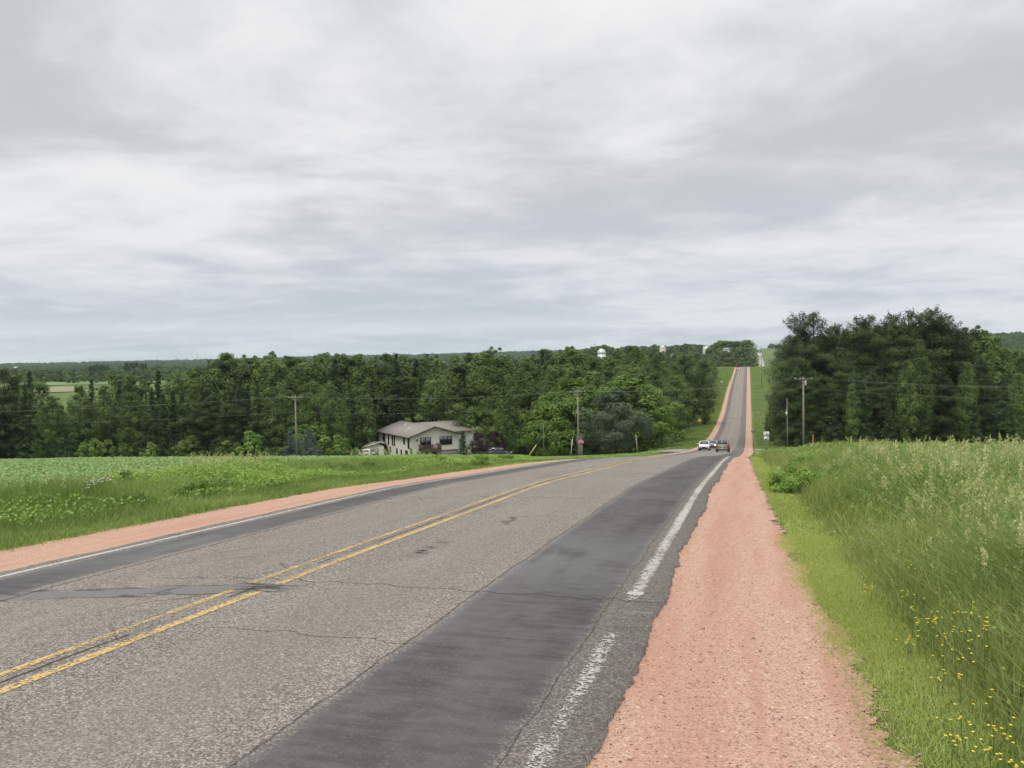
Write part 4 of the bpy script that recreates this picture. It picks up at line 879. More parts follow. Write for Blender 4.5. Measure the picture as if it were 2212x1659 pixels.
def prism_walls(mb, x0, x1, y0, y1, zb, ze, ridge_along='y', rise=1.75):
    if ridge_along == 'y':
        xm = (x0 + x1) / 2
        mb.add([(x0, y0, zb), (x1, y0, zb), (x1, y0, ze), (xm, y0, ze + rise), (x0, y0, ze)], [(0, 1, 2, 3, 4)])
        mb.add([(x0, y1, zb), (x1, y1, zb), (x1, y1, ze), (xm, y1, ze + rise), (x0, y1, ze)], [(4, 3, 2, 1, 0)])
        mb.add([(x0, y0, zb), (x0, y0, ze), (x0, y1, ze), (x0, y1, zb)], [(0, 1, 2, 3)]); mb.add([(x1, y0, zb), (x1, y1, zb), (x1, y1, ze), (x1, y0, ze)], [(0, 1, 2, 3)])
    else:
        ym = (y0 + y1) / 2
        mb.add([(x0, y0, zb), (x1, y0, zb), (x1, y0, ze), (x0, y0, ze)], [(0, 1, 2, 3)]); mb.add([(x0, y1, zb), (x0, y1, ze), (x1, y1, ze), (x1, y1, zb)], [(0, 1, 2, 3)])
        mb.add([(x1, y0, zb), (x1, y1, zb), (x1, y1, ze), (x1, ym, ze + rise), (x1, y0, ze)], [(0, 1, 2, 3, 4)]); mb.add([(x0, y0, zb), (x0, y0, ze), (x0, ym, ze + rise), (x0, y1, ze), (x0, y1, zb)], [(0, 1, 2, 3, 4)])
    return mb
wl = MB(); prism_walls(wl, 0, GW, 0, GL, -2.5, 5.0); wl.build('wall', [m_sid], hs)
wl = MB(); prism_walls(wl, GW, 23.0, 4.5, 15.5, -2.5, 5.05, 'x', 1.7); wl.build('wall', [m_sid], hs)
def slab(mb, A, B, C, D, th=.16):
    P = [np.array(p, float) for p in (A, B, C, D)]; n = np.cross(P[1] - P[0], P[3] - P[0]); n = n / np.linalg.norm(n) * th
    V = P + [p - n for p in P]; return mb.add(V, [(0, 1, 2, 3), (7, 6, 5, 4), (0, 4, 5, 1), (1, 5, 6, 2), (2, 6, 7, 3), (3, 7, 4, 0)])
o_, pit = .65, 1.75 / (GW / 2)
rf = MB(); xm = GW / 2; zr = 5.0 + 1.75 + .14; ze_ = zr - pit * (xm + o_)
slab(rf, (-o_, -.7, ze_), (xm, -.7, zr), (xm, GL + .7, zr), (-o_, GL + .7, ze_)); slab(rf, (xm, -.7, zr), (GW + o_, -.7, ze_), (GW + o_, GL + .7, ze_), (xm, GL + .7, zr))
rf1 = rf.build('roof', [m_shi], hs)
pit2 = 1.7 / 5.5; zr2 = zr + .03; ze2 = zr2 - pit2 * 6.1
rf = MB(); slab(rf, (xm - .5, 10.0, zr2), (xm + 1, 3.9, ze2), (23.7, 3.9, ze2), (23.7, 10.0, zr2)); slab(rf, (xm - .5, 16.1, ze2), (xm - .5, 10.0, zr2), (23.7, 10.0, zr2), (23.7, 16.1, ze2))
rf.build('roof', [m_shi], hs)
fb = MB()
for a, bb in (((-o_, ze_), (xm, zr)), ((xm, zr), (GW + o_, ze_))):
    p, q = np.array([a[0], -.73, a[1] - .26]), np.array([bb[0], -.73, bb[1] - .26]); fb.add([p, q, q + (0, 0, .24), p + (0, 0, .24), p + (0, -.06, 0), q + (0, -.06, 0), q + (0, -.06, .24), p + (0, -.06, .24)], [(4, 5, 6, 7), (0, 4, 7, 3), (1, 2, 6, 5), (2, 3, 7, 6), (0, 1, 5, 4)])
fb.box((-o_ - .04, GL / 2, ze_ - .16), (.07, GL + 1.4, .22)); fb.build('fascia', [m_trim], hs)
for xx, yy, hh in ((2.1, 5.0, .6), (3.4, 10.5, .5), (4.0, 11.4, .45)):
    MB().tube([(xx, yy, zr - pit * abs(xm - xx) - .1), (xx, yy, zr - pit * abs(xm - xx) + hh)], .10, 8).build('roof_vent', [m_whm], hs)
def window(parent, c, w, h, axis, panes=1, blind=0.0, name='window'):
    """frame proud of the wall with panes; axis 'x' = gable wall (faces -y), 'y' = side wall (faces -x)"""
    def bx(m_, u, zz_, du, dz, out, th): m_.box((c[0] + u, c[1] - out, c[2] + zz_) if axis == 'x' else (c[0] - out, c[1] + u, c[2] + zz_), (du, th, dz) if axis == 'x' else (th, du, dz))
    f = MB(); t = .09
    bx(f, 0, h / 2 + t / 2, w + 2 * t, t, .04, .08); bx(f, 0, -h / 2 - t / 2, w + 2 * t, t, .04, .08)
    for k in range(panes + 1): bx(f, -w / 2 + w * k / panes, 0, t, h, .04, .08)
    fr = f.build(name, [m_trim], parent)
    for k in range(panes):
        g = MB(); bx(g, -w / 2 + w * (k + .5) / panes, 0, w / panes - t, h, .02, .03); g.build('pane', [m_glass], fr)
        if blind: q = MB(); bx(q, -w / 2 + w * (k + .5) / panes, h / 2 * (1 - blind), w / panes - t - .06, h * blind, .043, .012); q.build('blind', [m_cur], fr)
window(hs, (3.45, 0, 3.42), 2.35, 2.2, 'x', 2, .38, 'patio_door'); window(hs, (8.1, 0, 3.68), 2.8, 1.62, 'x', 3, .36)
for yy, w, zt, zb in [(14.6, 1.5, 4.6, 2.5), (11.9, .55, 4.6, 2.5), (9.6, .5, 4.6, 2.45), (8.5, .5, 4.6, 2.45), (3.1, .7, 4.6, 3.2), (.75, .8, 4.6, 2.5)]: window(hs, (0, yy, (zt + zb) / 2), w, zt - zb, 'y')
for yy, w, zt, zb in [(13.6, .7, 1.9, .9), (11.0, .7, 1.85, .9), (7.2, .65, 1.85, .85), (4.8, .65, 1.8, .85)]: window(hs, (0, yy, (zt + zb) / 2), w, zt - zb, 'y')
window(hs, (0, 1.9, 1.0), 1.3, 1.8, 'y', 1, 0, 'basement_door')
MB().box((1.55, -.12, 4.1), (.22, .18, .4)).box((1.55, -.2, 4.35), (.3, .3, .06)).build('wall_lamp', [m_trim], hs)
MB().box((5.95, -.07, 3.35), (.35, .12, .22)).build('meter_box', [m_whm], hs)
MB().box((6.0 + 2.45, -.03, 1.55), (4.85, .05, .22)).build('base_trim', [m_trim], hs); MB().box((5.45, -.02, .1), (10.9, .06, 2.6)).build('foundation', [m_stone], hs)
MB().tube([(GW + .05, -.12, -1), (GW + .05, -.12, 4.9)], .06, 6).build('downspout', [m_whm], hs)
MB().box((13.2, 4.42, 3.6), (2.4, .1, 1.9)).build('garage_door', [m_whm], hs); MB().box((17.2, 4.42, 3.2), (2.4, .1, 2.4)).build('garage_door', [m_whm], hs)
dk = MB().box((4.0, -1.05, 2.08), (4.3, 2.0, .18)).build('deck', [m_deck], hs)
rl = MB()
for a in np.arange(1.9, 6.11, .14): rl.box((a, -2.0, 2.66), (.05, .04, 1.0))
for a in np.arange(-2.0, -.1, .14): rl.box((1.88, a, 2.66), (.04, .05, 1.0)); rl.box((6.12, a, 2.66), (.04, .05, 1.0))
rl.box((4.0, -2.0, 3.2), (4.4, .12, .08)).box((1.88, -1.0, 3.2), (.12, 2.0, .08)).box((6.12, -1.0, 3.2), (.12, 2.0, .08)); rl.build('railing', [m_deck], dk)
for a in (1.95, 6.05): MB().box((a, -1.95, .4), (.14, .14, 3.2)).build('post', [m_deck], dk)
MB().box((4.6, -.9, 2.55), (.5, .5, .06)).box((4.6, -.68, 2.85), (.5, .06, .6)).box((4.4, -.9, 2.35), (.06, .45, .36)).box((4.8, -.9, 2.35), (.06, .45, .36)).build('deck_chair', [m_deck], None)
dc = bpy.data.objects['deck_chair']; dc.parent = None; dc.matrix_world = Matrix.Translation(hs.location) @ Matrix.Rotation(HEAD + rad(30), 4, 'Z'); prop(dc, 'reddish wooden chair standing on the house balcony', 'chair')
MB().box((3.4, -.35, .55), (4.6, .5, 1.6)).build('under_deck_shade', [m_gap], hs)  # dark block painting in the shaded open space under the deck
# shed and white vehicle behind the rise, left of the house
shz = at(905, 1081, 178)[2]
sh_o = cam_empty('shed', 889, 178, 8, shz - 3.0, 'small cream shed with brown roof just left of the house', 'shed', sy=1095)
wl = MB(); prism_walls(wl, 0, 4.2, 0, 4, -2, 2.15, 'y', .75); wl.build('wall', [m_sid], sh_o)
rf = MB(); slab(rf, (-.45, -.4, 1.98), (3.6, -.4, 3.05), (3.6, 4.4, 3.05), (-.45, 4.4, 1.98), .12); slab(rf, (3.6, -.4, 3.05), (4.6, -.4, 2.7), (4.6, 4.4, 2.7), (3.6, 4.4, 3.05), .12); rf.build('roof', [m_shi], sh_o)
MB().box((2.4, -.04, .75), (1.3, .08, 2.0)).build('door', [flat('tan_door', (.30, .28, .23), .7)], sh_o)

# ------------------------------------------------------------------ vehicles
m_tyre = flat('black_rubber', (.018, .018, .019), .8); m_rim = flat('alloy_rim', (.42, .43, .44), .35, .6); m_chrome = flat('bright_trim', (.5, .5, .5), .25, .8); m_blk = flat('black_plastic', (.02, .02, .022), .6)
m_tail = flat('red_lamp', (.22, .012, .012), .3); m_plate = flat('plate_white', (.55, .56, .55), .5); m_lampc = flat('clear_headlamp', (.55, .57, .6), .15)
m_lit = flat('lit_headlamp', (.8, .8, .75), .3, em=((1, .97, .85), 5.0)); m_tint = flat('car_glass', (.028, .032, .036), .05); m_tint.node_tree.nodes['Principled BSDF'].inputs['Specular IOR Level'].default_value = .9
def car(name, loc, rz, paintc, prof_, label, L=4.7, W=1.85, lit=False, wr=.34, metal=.4, roofrack=False, scale=1.0):
    """prof_: bonnet height, belt height, roof height, then y (front +) of bonnet front, windscreen foot, roof front, roof rear, rear glass foot"""
    hb, bl, rh, y0, y1, y2, y3, y4 = prof_; hw = W / 2; pm = flat(name + '_paint', paintc, .28, metal, .04, coat=.8)
    o = empty(name, loc, rz, label, 'car', scale=scale); f, rr = L / 2, -L / 2
    def ring(y, w, zb, zt):
        pts = [(w * .80, zb), (w * .97, zb + .12), (w, (zb + zt) * .5), (w * .985, zt - .16), (w * .90, zt - .02), (w * .45, zt + .025)]
        return [(a, y, b_) for a, b_ in pts] + [(-a, y, b_) for a, b_ in pts[::-1]]
    st = [(rr + .0, hw * .86, .42, bl - .12), (rr + .06, hw * .95, .30, bl - .02), (rr + .35, hw, .24, bl), (y4 - .1, hw, .22, bl), (0, hw, .20, bl), (y1, hw, .22, bl - .02), (y1 + .25, hw * .99, .22, hb + .03), (f - .75, hw * .98, .22, hb - .04), (f - .28, hw * .93, .26, hb - .16), (f - .06, hw * .84, .32, hb - .32), (f, hw * .74, .42, hb - .42)]
    st = sorted(st); MB().ring_loft([ring(*s) for s in st]).build('body', [pm], o, True)
    ta = .80; cab = []
    for y, w, z in ((y4 - .05, hw * .93, bl - .03), (y3, hw * ta, rh - .05), ((y2 + y3) / 2, hw * ta * 1.01, rh), (y2, hw * ta, rh - .05), (y1 + .05, hw * .92, bl - .05)):
        cab.append([(w, y, z), (w * .93, y, z + .035), (0, y, z + .055), (-w * .93, y, z + .035), (-w, y, z), ])
    V = [p for r_ in cab for p in r_]; F = []
    for i in range(4):
        for k in range(4): F.append((i * 5 + k, (i + 1) * 5 + k, (i + 1) * 5 + k + 1, i * 5 + k + 1))
    # sides of the cabin
    bs = [(hw * .94, y4 - .05, bl - .06), (hw * .94, y3, bl - .06), (hw * .94, (y2 + y3) / 2, bl - .06), (hw * .94, y2, bl - .06), (hw * .93, y1 + .05, bl - .06)]
    n0 = len(V); V += bs + [(-a, b_, c) for a, b_, c in bs]
    for i in range(4): F.append((i * 5, (i + 1) * 5, n0 + i + 1, n0 + i)[::-1]); F.append((i * 5 + 4, (i + 1) * 5 + 4, n0 + 5 + i + 1, n0 + 5 + i))
    MB().add(V, F).build('cabin', [pm], o)
    def lerp(a, b_, t): return np.array(a) * (1 - t) + np.array(b_) * t
    def pane(nm, A, B, C, D, out, m=m_tint, ins=.06):
        P = [np.array(p, float) for p in (A, B, C, D)]; c = sum(P) / 4; P = [p + (c - p) * ins * 2 for p in P]; P = [p + np.array(out) for p in P]
        q = [p - np.array(out) * .9 for p in P]; return MB().add(P + q, [(0, 1, 2, 3), (0, 4, 5, 1), (1, 5, 6, 2), (2, 6, 7, 3), (3, 7, 4, 0)]).build(nm, [m], o)
    T = lambda s, y, z, w: (s * w, y, z)
    pane('windscreen', T(-1, y1 + .05, bl, hw * .86), T(1, y1 + .05, bl, hw * .86), T(1, y2, rh, hw * ta * .93), T(-1, y2, rh, hw * ta * .93), (0, .03, .03))
    pane('rear_window', T(1, y4 - .05, bl + .02, hw * .84), T(-1, y4 - .05, bl + .02, hw * .84), T(-1, y3, rh, hw * ta * .93), T(1, y3, rh, hw * ta * .93), (0, -.035, .025))
    for s in (-1, 1):
        ys_ = [y4 + .05, y4 + (y1 - y4) * .36, y4 + (y1 - y4) * .64, y1 - .02]; yt = [y3 + .05, y3 + (y2 - y3) * .36, y3 + (y2 - y3) * .67, y2 - .02]
        for i in range(3):
            pane('side_window', (s * hw * .935, ys_[i], bl + .01), (s * hw * .935, ys_[i + 1], bl + .01), (s * hw * ta, yt[i + 1], rh - .05), (s * hw * ta, yt[i], rh - .05), (s * .012, 0, .004), ins=.05)
        MB().box((s * (hw + .10), y1 - .12, bl + .07), (.20, .10, .14)).build('mirror', [pm], o)
        for yy in (f - .90, rr + .92):
            MB().tube([(s * (hw - .24), yy, wr), (s * (hw - .20), yy, wr), (s * (hw - .01), yy, wr), (s * (hw + .012), yy, wr)], [wr * .9, wr, wr, wr * .93], 20).build('tyre', [m_tyre], None)
            ty = bpy.context.scene.collection.objects[-1]; ty.name = 'wheel'; ty.parent = o
            MB().tube([(s * (hw - .02), yy, wr), (s * (hw + .022), yy, wr)], wr * .66, 14).build('rim', [m_rim], ty)
            ar = MB(); pts = [(s * (hw + .006), yy + (wr + .05) * math.cos(t), wr + (wr + .05) * math.sin(t)) for t in np.linspace(.1, math.pi - .1, 9)]; ar.tube(pts, .03, 5); ar.build('wheel_arch', [m_blk], o)
        MB().box((s * hw * .70, f - .13, hb - .27), (.34, .14, .15), rz=-s * .28).build('headlight', [m_lit if lit else m_lampc], o)
        MB().box((s * hw * .86, rr + .035, bl - .16), (.20, .12, .34)).build('tail_light', [m_tail], o)
    MB().box((0, f - .005, hb - .34), (W * .42, .05, .10)).build('grille', [m_blk], o); MB().box((0, f - .0, .36), (W * .66, .08, .16)).build('front_bumper', [m_blk], o)
    MB().box((0, rr + .01, .40), (W * .80, .12, .20)).build('rear_bumper', [m_blk if name != 'minivan' else pm], o)
    MB().box((0, rr - .012, bl - .33), (.32, .03, .15)).build('licence_plate', [m_plate], o)
    MB().box((0, 0, .24), (W * .86, L * .86, .12)).build('underside', [m_blk], o)
    if roofrack:
        for s in (-1, 1): MB().box((s * hw * .66, (y2 + y3) / 2, rh + .08), (.05, (y2 - y3) * .85, .05)).build('roof_rail', [m_blk], o)
    return o
def on_road(name, X, Y, back, *a, **k):
    sl = math.atan((float(prof(Y + 2)) - float(prof(Y - 2))) / 4); o = car(name, (X, Y, float(gz(X, Y, True)) + .01), math.pi if back else 0.0, *a, **k)
    o.rotation_euler = (-sl if back else sl, 0, math.pi if back else 0.0); return o
on_road('minivan', -3.5, 119, False, (.20, .165, .145), (.98, 1.02, 1.74, 2.3, 1.35, .55, -1.9, -2.35), 'taupe brown minivan driving away down the right lane', L=5.0, W=1.80, roofrack=True)
on_road('hatchback', -6.75, 134, True, (.74, .76, .76), (.92, .98, 1.50, 2.0, 1.15, .35, -1.45, -1.95), 'white hatchback oncoming in the left lane beside the minivan', L=4.1, W=1.76, metal=0.0)
on_road('sedan', -6.15, 148, True, (.16, .19, .21), (.95, 1.00, 1.48, 2.2, 1.2, .35, -1.3, -2.0), 'dark silver car with lit headlight right behind the white hatchback', L=4.6, W=1.85, lit=True)
on_road('red_car', -6.4, 592, True, (.42, .035, .02), (.95, 1.00, 1.50, 2.2, 1.2, .35, -1.3, -2.0), 'tiny red car with bright headlights at the far crest of the road', L=4.6, W=1.9, lit=True)
sx_, sy_, sz_ = put(1220, 1100, 157); szz = at(1220, 1106, 157)[2]
suv = car('parked_suv', (sx_, sy_, min(szz, sz_ + .4)), HEAD - rad(90 + 4), (.012, .018, .034), (1.12, 1.15, 1.78, 2.2, 1.0, .45, -1.95, -2.30), 'dark navy sport utility car parked on the tan drive', L=4.75, W=1.88, wr=.38, roofrack=True)
wx_, wy_, wz_ = put(892, 1100, 168)
wc = car('parked_car', (wx_, wy_, at(892, 1114, 168)[2]), HEAD + rad(60), (.70, .72, .72), (.92, .98, 1.50, 2.0, 1.15, .35, -1.45, -1.95), 'white car half hidden beyond the field edge beside the shed', L=4.1, W=1.76, metal=0.0)
a1, a2, a3, a4 = put(1185, 1100, 153), put(1330, 1100, 158), put(1185, 1100, 163), put(1330, 1100, 172)
sheet('driveway', [a1[:2], a2[:2]], [a3[:2], a4[:2]], .16, m_dirt, 'tan dirt drive running right from the parked dark car', 'driveway')
b1 = put(1590, 1100, 148); sheet('bare_ground', [(b1[0] - 3.2, b1[1] - 1.2), (b1[0] + 4.0, b1[1] - .9)], [(b1[0] - 2.4, b1[1] + 1.6), (b1[0] + 3.6, b1[1] + 1.4)], .13, m_dirt, 'patch of bare tan soil beside the side road mouth', 'bare soil')

# ------------------------------------------------------------------ poles, wires, signs
m_pole = flat('weathered_pole_wood', (.24, .215, .17), .9, var=.25, sc=2.0); m_ins = flat('grey_insulator', (.45, .46, .46), .3); m_wire = flat('grey_wire', (.42, .44, .42), .5, .3); m_galv = flat('galvanised_steel', (.34, .35, .35), .5, .5)
def pole(sx, syt, D, label, arm=2.4, armyaw=0.0, r=.16, trans=False, brace=True, name='utility_pole', base=None, group=None):
    x, y, zt = at(sx, syt, D); zg = g1(x, y); H = zt - zg; o = empty(name, (x, y, zg), armyaw, label, 'utility pole', group)
    MB().tube([(0, 0, -.4), (0, 0, H)], [r, r * .68], 12).build('pole', [m_pole], o, True)
    if arm:
        ca = MB().box((0, -r, H - .35), (arm, .10, .12)); 
        if brace:
            for s in (-1, 1): ca.tube([(s * .75, -r, H - .38), (0, -r * .9, H - 1.0)], .025, 4)
        ca = ca.build('crossarm', [m_pole], o)
        for a in (-.47, -.18, .47): MB().tube([(arm * a, -r, H - .29), (arm * a, -r, H - .24), (arm * a, -r, H - .16), (arm * a, -r, H - .08)], [.03, .06, .06, .03], 8).build('insulator', [m_ins], ca)
    if trans:
        MB().tube([(.32, -.1, H - 1.35), (.32, -.1, H - 1.28), (.32, -.1, H - .65), (.32, -.1, H - .58)], [.10, .16, .16, .10], 12).build('transformer', [m_ins], o, True)
    return o, (x, y, zg, H)
LA = math.atan2(3.0, 85)
p1, q1 = pole(720.5, 966, 146, 'leftmost utility pole standing before the blue spruces', 2.6, rad(20))
p2, q2 = pole(1410, 952, 139, 'middle utility pole rising behind the red stop sign', 2.6, rad(25))
p3, q3 = pole(1961, 920, 128, 'right utility pole with crossarm in front of the pines', 2.6, rad(6), trans=True)
p4, q4 = pole(1921.5, 973, 146, 'thin service pole left of the right utility pole, carrying a grey meter box', 0, 0, .085, name='service_pole')
MB().box((-.12, -.2, q4[3] * .70), (.34, .26, .62)).box((-.12, -.2, q4[3] * .70 + .5), (.10, .10, .4)).build('meter_box', [m_ins], p4)
pole(1859, 868, 400, 'tall pole in the verge beside the road climbing to the crest', 1.6, 0, .17, trans=True)
pole(1878, 960, 300, 'short dark pole at the left edge of the pines', 0, 0, .14); pole(1868, 945, 345, 'short pole behind the short dark pole by the pines', 0, 0, .12)
pole(1858, 846, 1050, 'farthest pole seen beside the distant pale road', 2.4, 0, .2)
pole(1326.5, 1036, 150, 'thin bare pole between the parked car and the basketball hoop', 0, 0, .055, name='thin_pole')
pole(747, 980, 168, 'slim bare pole in front of the wood right of the blue spruces', 0, 0, .05, name='thin_pole') if False else None
def wire(pts, label, sag=.9, r=.005):
    V = []
    for a, b_ in zip(pts[:-1], pts[1:]):
        a, b_ = np.array(a), np.array(b_)
        for t in np.linspace(0, 1, 15)[:-1]: V.append(a * (1 - t) + b_ * t - np.array([0, 0, 4 * sag * t * (1 - t)]))
    V.append(np.array(pts[-1])); o = MB().tube(V, r, 4).build('power_line', [m_wire]); return prop(o, label, 'wire', 'power lines strung across the valley')
def tip(q, yaw, off, dz): x, y, zg, H = q; return (x + math.cos(yaw) * off, y + math.sin(yaw) * off - .16, zg + H - dz)
eL = at(-520, 1000, 158); eR = at(2900, 934, 122)
for off, lb in ((-1.2, 'upper wire on the nearer crossarm ends'), (1.2, 'upper wire on the farther crossarm ends')):
    wire([(eL[0], eL[1] + off * .2, at(-520, 1012, 158)[2] + off * .05), tip(q1, rad(20), off, .08), tip(q2, rad(25), off, .08), tip(q3, rad(6), off, .08), (eR[0], eR[1], at(2900, 938, 122)[2] + off * .06)], lb)
wire([(eL[0], eL[1], at(-520, 1038, 158)[2]), (q1[0], q1[1] - .18, q1[2] + q1[3] - 2.9), (q2[0], q2[1] - .18, q2[2] + q2[3] - 2.2), (q3[0], q3[1] - .18, q3[2] + q3[3] - 1.7), (eR[0], eR[1], at(2900, 968, 122)[2])], 'lower wire running below the crossarms')
# guy wires with guards
m_guard = flat('pale_yellow_guard', (.62, .55, .24), .5); m_guard2 = flat('pale_guard', (.55, .55, .45), .5)
def guy(sx0, sy0, D0, sx1, sy1, D1, top, label, m):
    a = np.array(at(sx0, sy0, D0)); b_ = np.array(at(sx1, sy1, D1)); a[2] = min(a[2], g1(a[0], a[1]) - .0 + .0) if False else a[2]
    o = MB().tube([a, b_], .075, 8).build('guy_guard', [m]); prop(o, label, 'guy guard')
    MB().tube([b_, np.array(top)], .012, 4).build('guy_wire', [m_wire], o)
guy(1290.5, 1114, 141, 1309.5, 1086, 141, at(1345, 1035, 145), 'yellow tube guard leaning right over a guy wire anchor', m_guard)
guy(1394, 1110, 139, 1397.5, 1072, 138.6, (q2[0], q2[1], q2[2] + q2[3] - 2.2), 'pale upright guy wire guard left of the stop sign', m_guard2)
x, y, z = hit(1558, 1113); zt = at(1553, 1061, 128)[2]
po = cam_empty('marker_post', 1558, 130, 0, g1(*at(1558, 1110, 130)[:2]), 'weathered wooden post leaning left at the side road mouth', 'post', sy=1110)
hp = at(1553, 1061, 130)[2] - po.location.z; MB().tube([(0, 0, -.2), (-.35, 0, hp)], [.11, .09], 8).build('post', [m_pole], po); MB().box((-.35, 0, hp + .02), (.2, .2, .05)).build('cap', [m_pole], po)
# text helper
def textmesh(txt, size, mat, depth=.004):
    cu = bpy.data.curves.new('txt', 'FONT'); cu.body = txt; cu.size = size; cu.align_x = 'CENTER'; cu.align_y = 'CENTER'; cu.extrude = depth; cu.offset = size * .02
    t = bpy.data.objects.new('txt', cu); COL.objects.link(t); dg = bpy.context.evaluated_depsgraph_get(); me = bpy.data.meshes.new_from_object(t.evaluated_get(dg)); bpy.data.objects.remove(t); bpy.data.curves.remove(cu)
    me.materials.clear(); me.materials.append(mat); return me
m_red = flat('sign_red', (.42, .018, .018), .4); m_sw = flat('sign_white', (.72, .73, .71), .4, var=.03); m_yelS = flat('sign_yellow', (.72, .42, .02), .4); m_bk = flat('sign_black', (.02, .02, .02), .5); m_back = flat('sign_back_grey', (.20, .20, .19), .6, .3); m_brd = flat('weathered_sign_back', (.10, .095, .085), .8)
def ngon(n, r, th, rot=0.0, mi=0, y=0.0, mb=None):
    mb = mb or MB(); mb.ring_loft([[(r * math.cos(rot + 2 * math.pi * k / n), y + yy, r * math.sin(rot + 2 * math.pi * k / n)) for k in range(n)] for yy in (0, -th)], mi); return mb
def sign_base(name, sx, sy, D, yaw, label, postm=m_galv, pw=.06, under=.35):
    x, y, zc = at(sx, sy, D); zg = g1(x, y); o = empty(name, (x, y, zg), yaw, label, 'sign'); h = zc - zg
    MB().box((0, .05, (h + under) / 2 - .2), (pw, pw, h + under + .4)).build('post', [postm], o); return o, h
def addtext(parent, txt, size, mat, loc, rz=0.0):
    t = link('lettering', textmesh(txt, size, mat), parent); t.location = loc; t.rotation_euler = (rad(90), 0, rz); return t
s1_, h = sign_base('stop_sign', 1418.5, 1080, 136, rad(16), 'red octagonal stop sign at the foot of the middle utility pole', pw=.09)
pl = ngon(8, .44, .02, math.pi / 8).build('panel', [m_sw], s1_); pl.location = (0, 0, h); pr_ = ngon(8, .405, .006, math.pi / 8).build('face', [m_red], pl); pr_.location = (0, -.021, 0)
addtext(pl, 'STOP', .34, m_sw, (0, -.033, 0))
bb_, h2 = sign_base('sign_back', 1415, 1075, 140.5, rad(20), 'large weathered grey sign panel seen from behind at the middle pole', m_pole, .14, .4)
MB().box((0, 0, h2), (1.15, .05, 1.5)).build('panel', [m_brd], bb_); MB().box((.42, .06, (h2) / 2 - .2), (.14, .14, h2 + .9)).build('post', [m_pole], bb_)
s2_, h = sign_base('route_sign', 1871, 1060, 113, rad(3), 'white route marker with the letter S above a turn arrow plate', pw=.07, under=.0)
p_ = MB().box((0, 0, h + .02), (.74, .02, .66)).build('panel', [m_sw], s2_); addtext(p_, 'S', .42, m_bk, (0.02, -.014, h - .03)); addtext(p_, 'COUNTY', .12, m_bk, (0, -.014, h + .25))
p_ = MB().box((0, 0, h - .60), (.66, .02, .50)).build('arrow_plate', [m_sw], s2_)
ar = MB().tube([(.17, -.016, h - .46), (.15, -.016, h - .62), (.02, -.016, h - .68), (-.08, -.016, h - .67)], .035, 6); ar.add([(-.24, -.02, h - .68), (-.06, -.02, h - .56), (-.06, -.02, h - .80)], [(0, 1, 2)]).add([(.20, -.02, h - .36), (.08, -.02, h - .50), (.28, -.02, h - .48)], [(0, 1, 2)]); ar.build('arrow', [m_bk], p_)
s3_, h = sign_base('warning_sign', 1708, 1028, 226, rad(4), 'yellow diamond warning sign on the far left verge past the cars')
pl = ngon(4, .56, .02, 0).build('panel', [m_yelS], s3_); pl.location = (0, 0, h); MB().tube([(0, -.03, -.25), (0, -.03, .25)], .03, 5).tube([(-.2, -.03, .02), (.2, -.03, .02)], .03, 5).build('symbol', [m_bk], pl)
s4_, h = sign_base('sign_back', 1838.5, 1052, 156, rad(200), 'grey back of a stop sign beside the right shoulder past the junction', m_pole, .10)
pl = ngon(8, .40, .02, math.pi / 8).build('panel', [m_back], s4_); pl.location = (0, 0, h)
s5_, h = sign_base('small_sign', 1762, 932, 415, rad(10), 'small pale sign in the grass left of the climbing road'); MB().box((0, 0, h), (.9, .03, .6)).build('panel', [m_sw], s5_)
s6_, h = sign_base('marker_sign', 1798, 890, 575, rad(0), 'tiny orange marker at the left edge of the crest'); MB().box((0, 0, h), (.6, .03, .9)).build('panel', [flat('orange_marker', (.6, .2, .05), .5)], s6_)
rp = cam_empty('marker_post', 1985, 100, 0, g1(*at(1985, 1070, 100)[:2]), 'short rusty red post in the grass right of the right utility pole', 'post', sy=1070); hh_ = max(at(1985, 1063, 100)[2] - rp.location.z, .8)
MB().box((0, 0, hh_ / 2), (.16, .16, hh_)).build('post', [flat('rusty_red', (.22, .08, .05), .8)], rp); MB().box((0, 0, hh_ + .03), (.2, .2, .06)).build('cap', [m_pole], rp)
# basketball hoop
x, y, zc = at(1352.5, 1062, 160); zg = g1(x, y); bh = empty('basketball_hoop', (x, y, zg), HEAD, 'basketball hoop with white backboard on the lawn left of the stop sign', 'basketball hoop'); hh = zc - zg
MB().tube([(0, .5, -.2), (0, .45, hh - .6), (0, .1, hh + .1)], [.07, .06, .05], 8).build('post', [m_bk], bh)
bd = MB().box((0, 0, hh), (1.42, .05, .95)).build('backboard', [m_sw], bh); MB().box((0, -.03, hh - .1), (.06, .01, .3)).box((-.16, -.03, hh + .1), (.06, .01, .3), 0).box((.16, -.03, hh + .1), (.06, .01, .3)).box((0, -.03, hh - .02), (.34, .01, .06)).build('marking', [m_bk], bd)
MB().tube([(.23 * math.cos(t), -.32 + .23 * math.sin(t), hh - .38) for t in np.linspace(0, 6.283, 17)], .015, 5).build('rim', [m_red], bh)
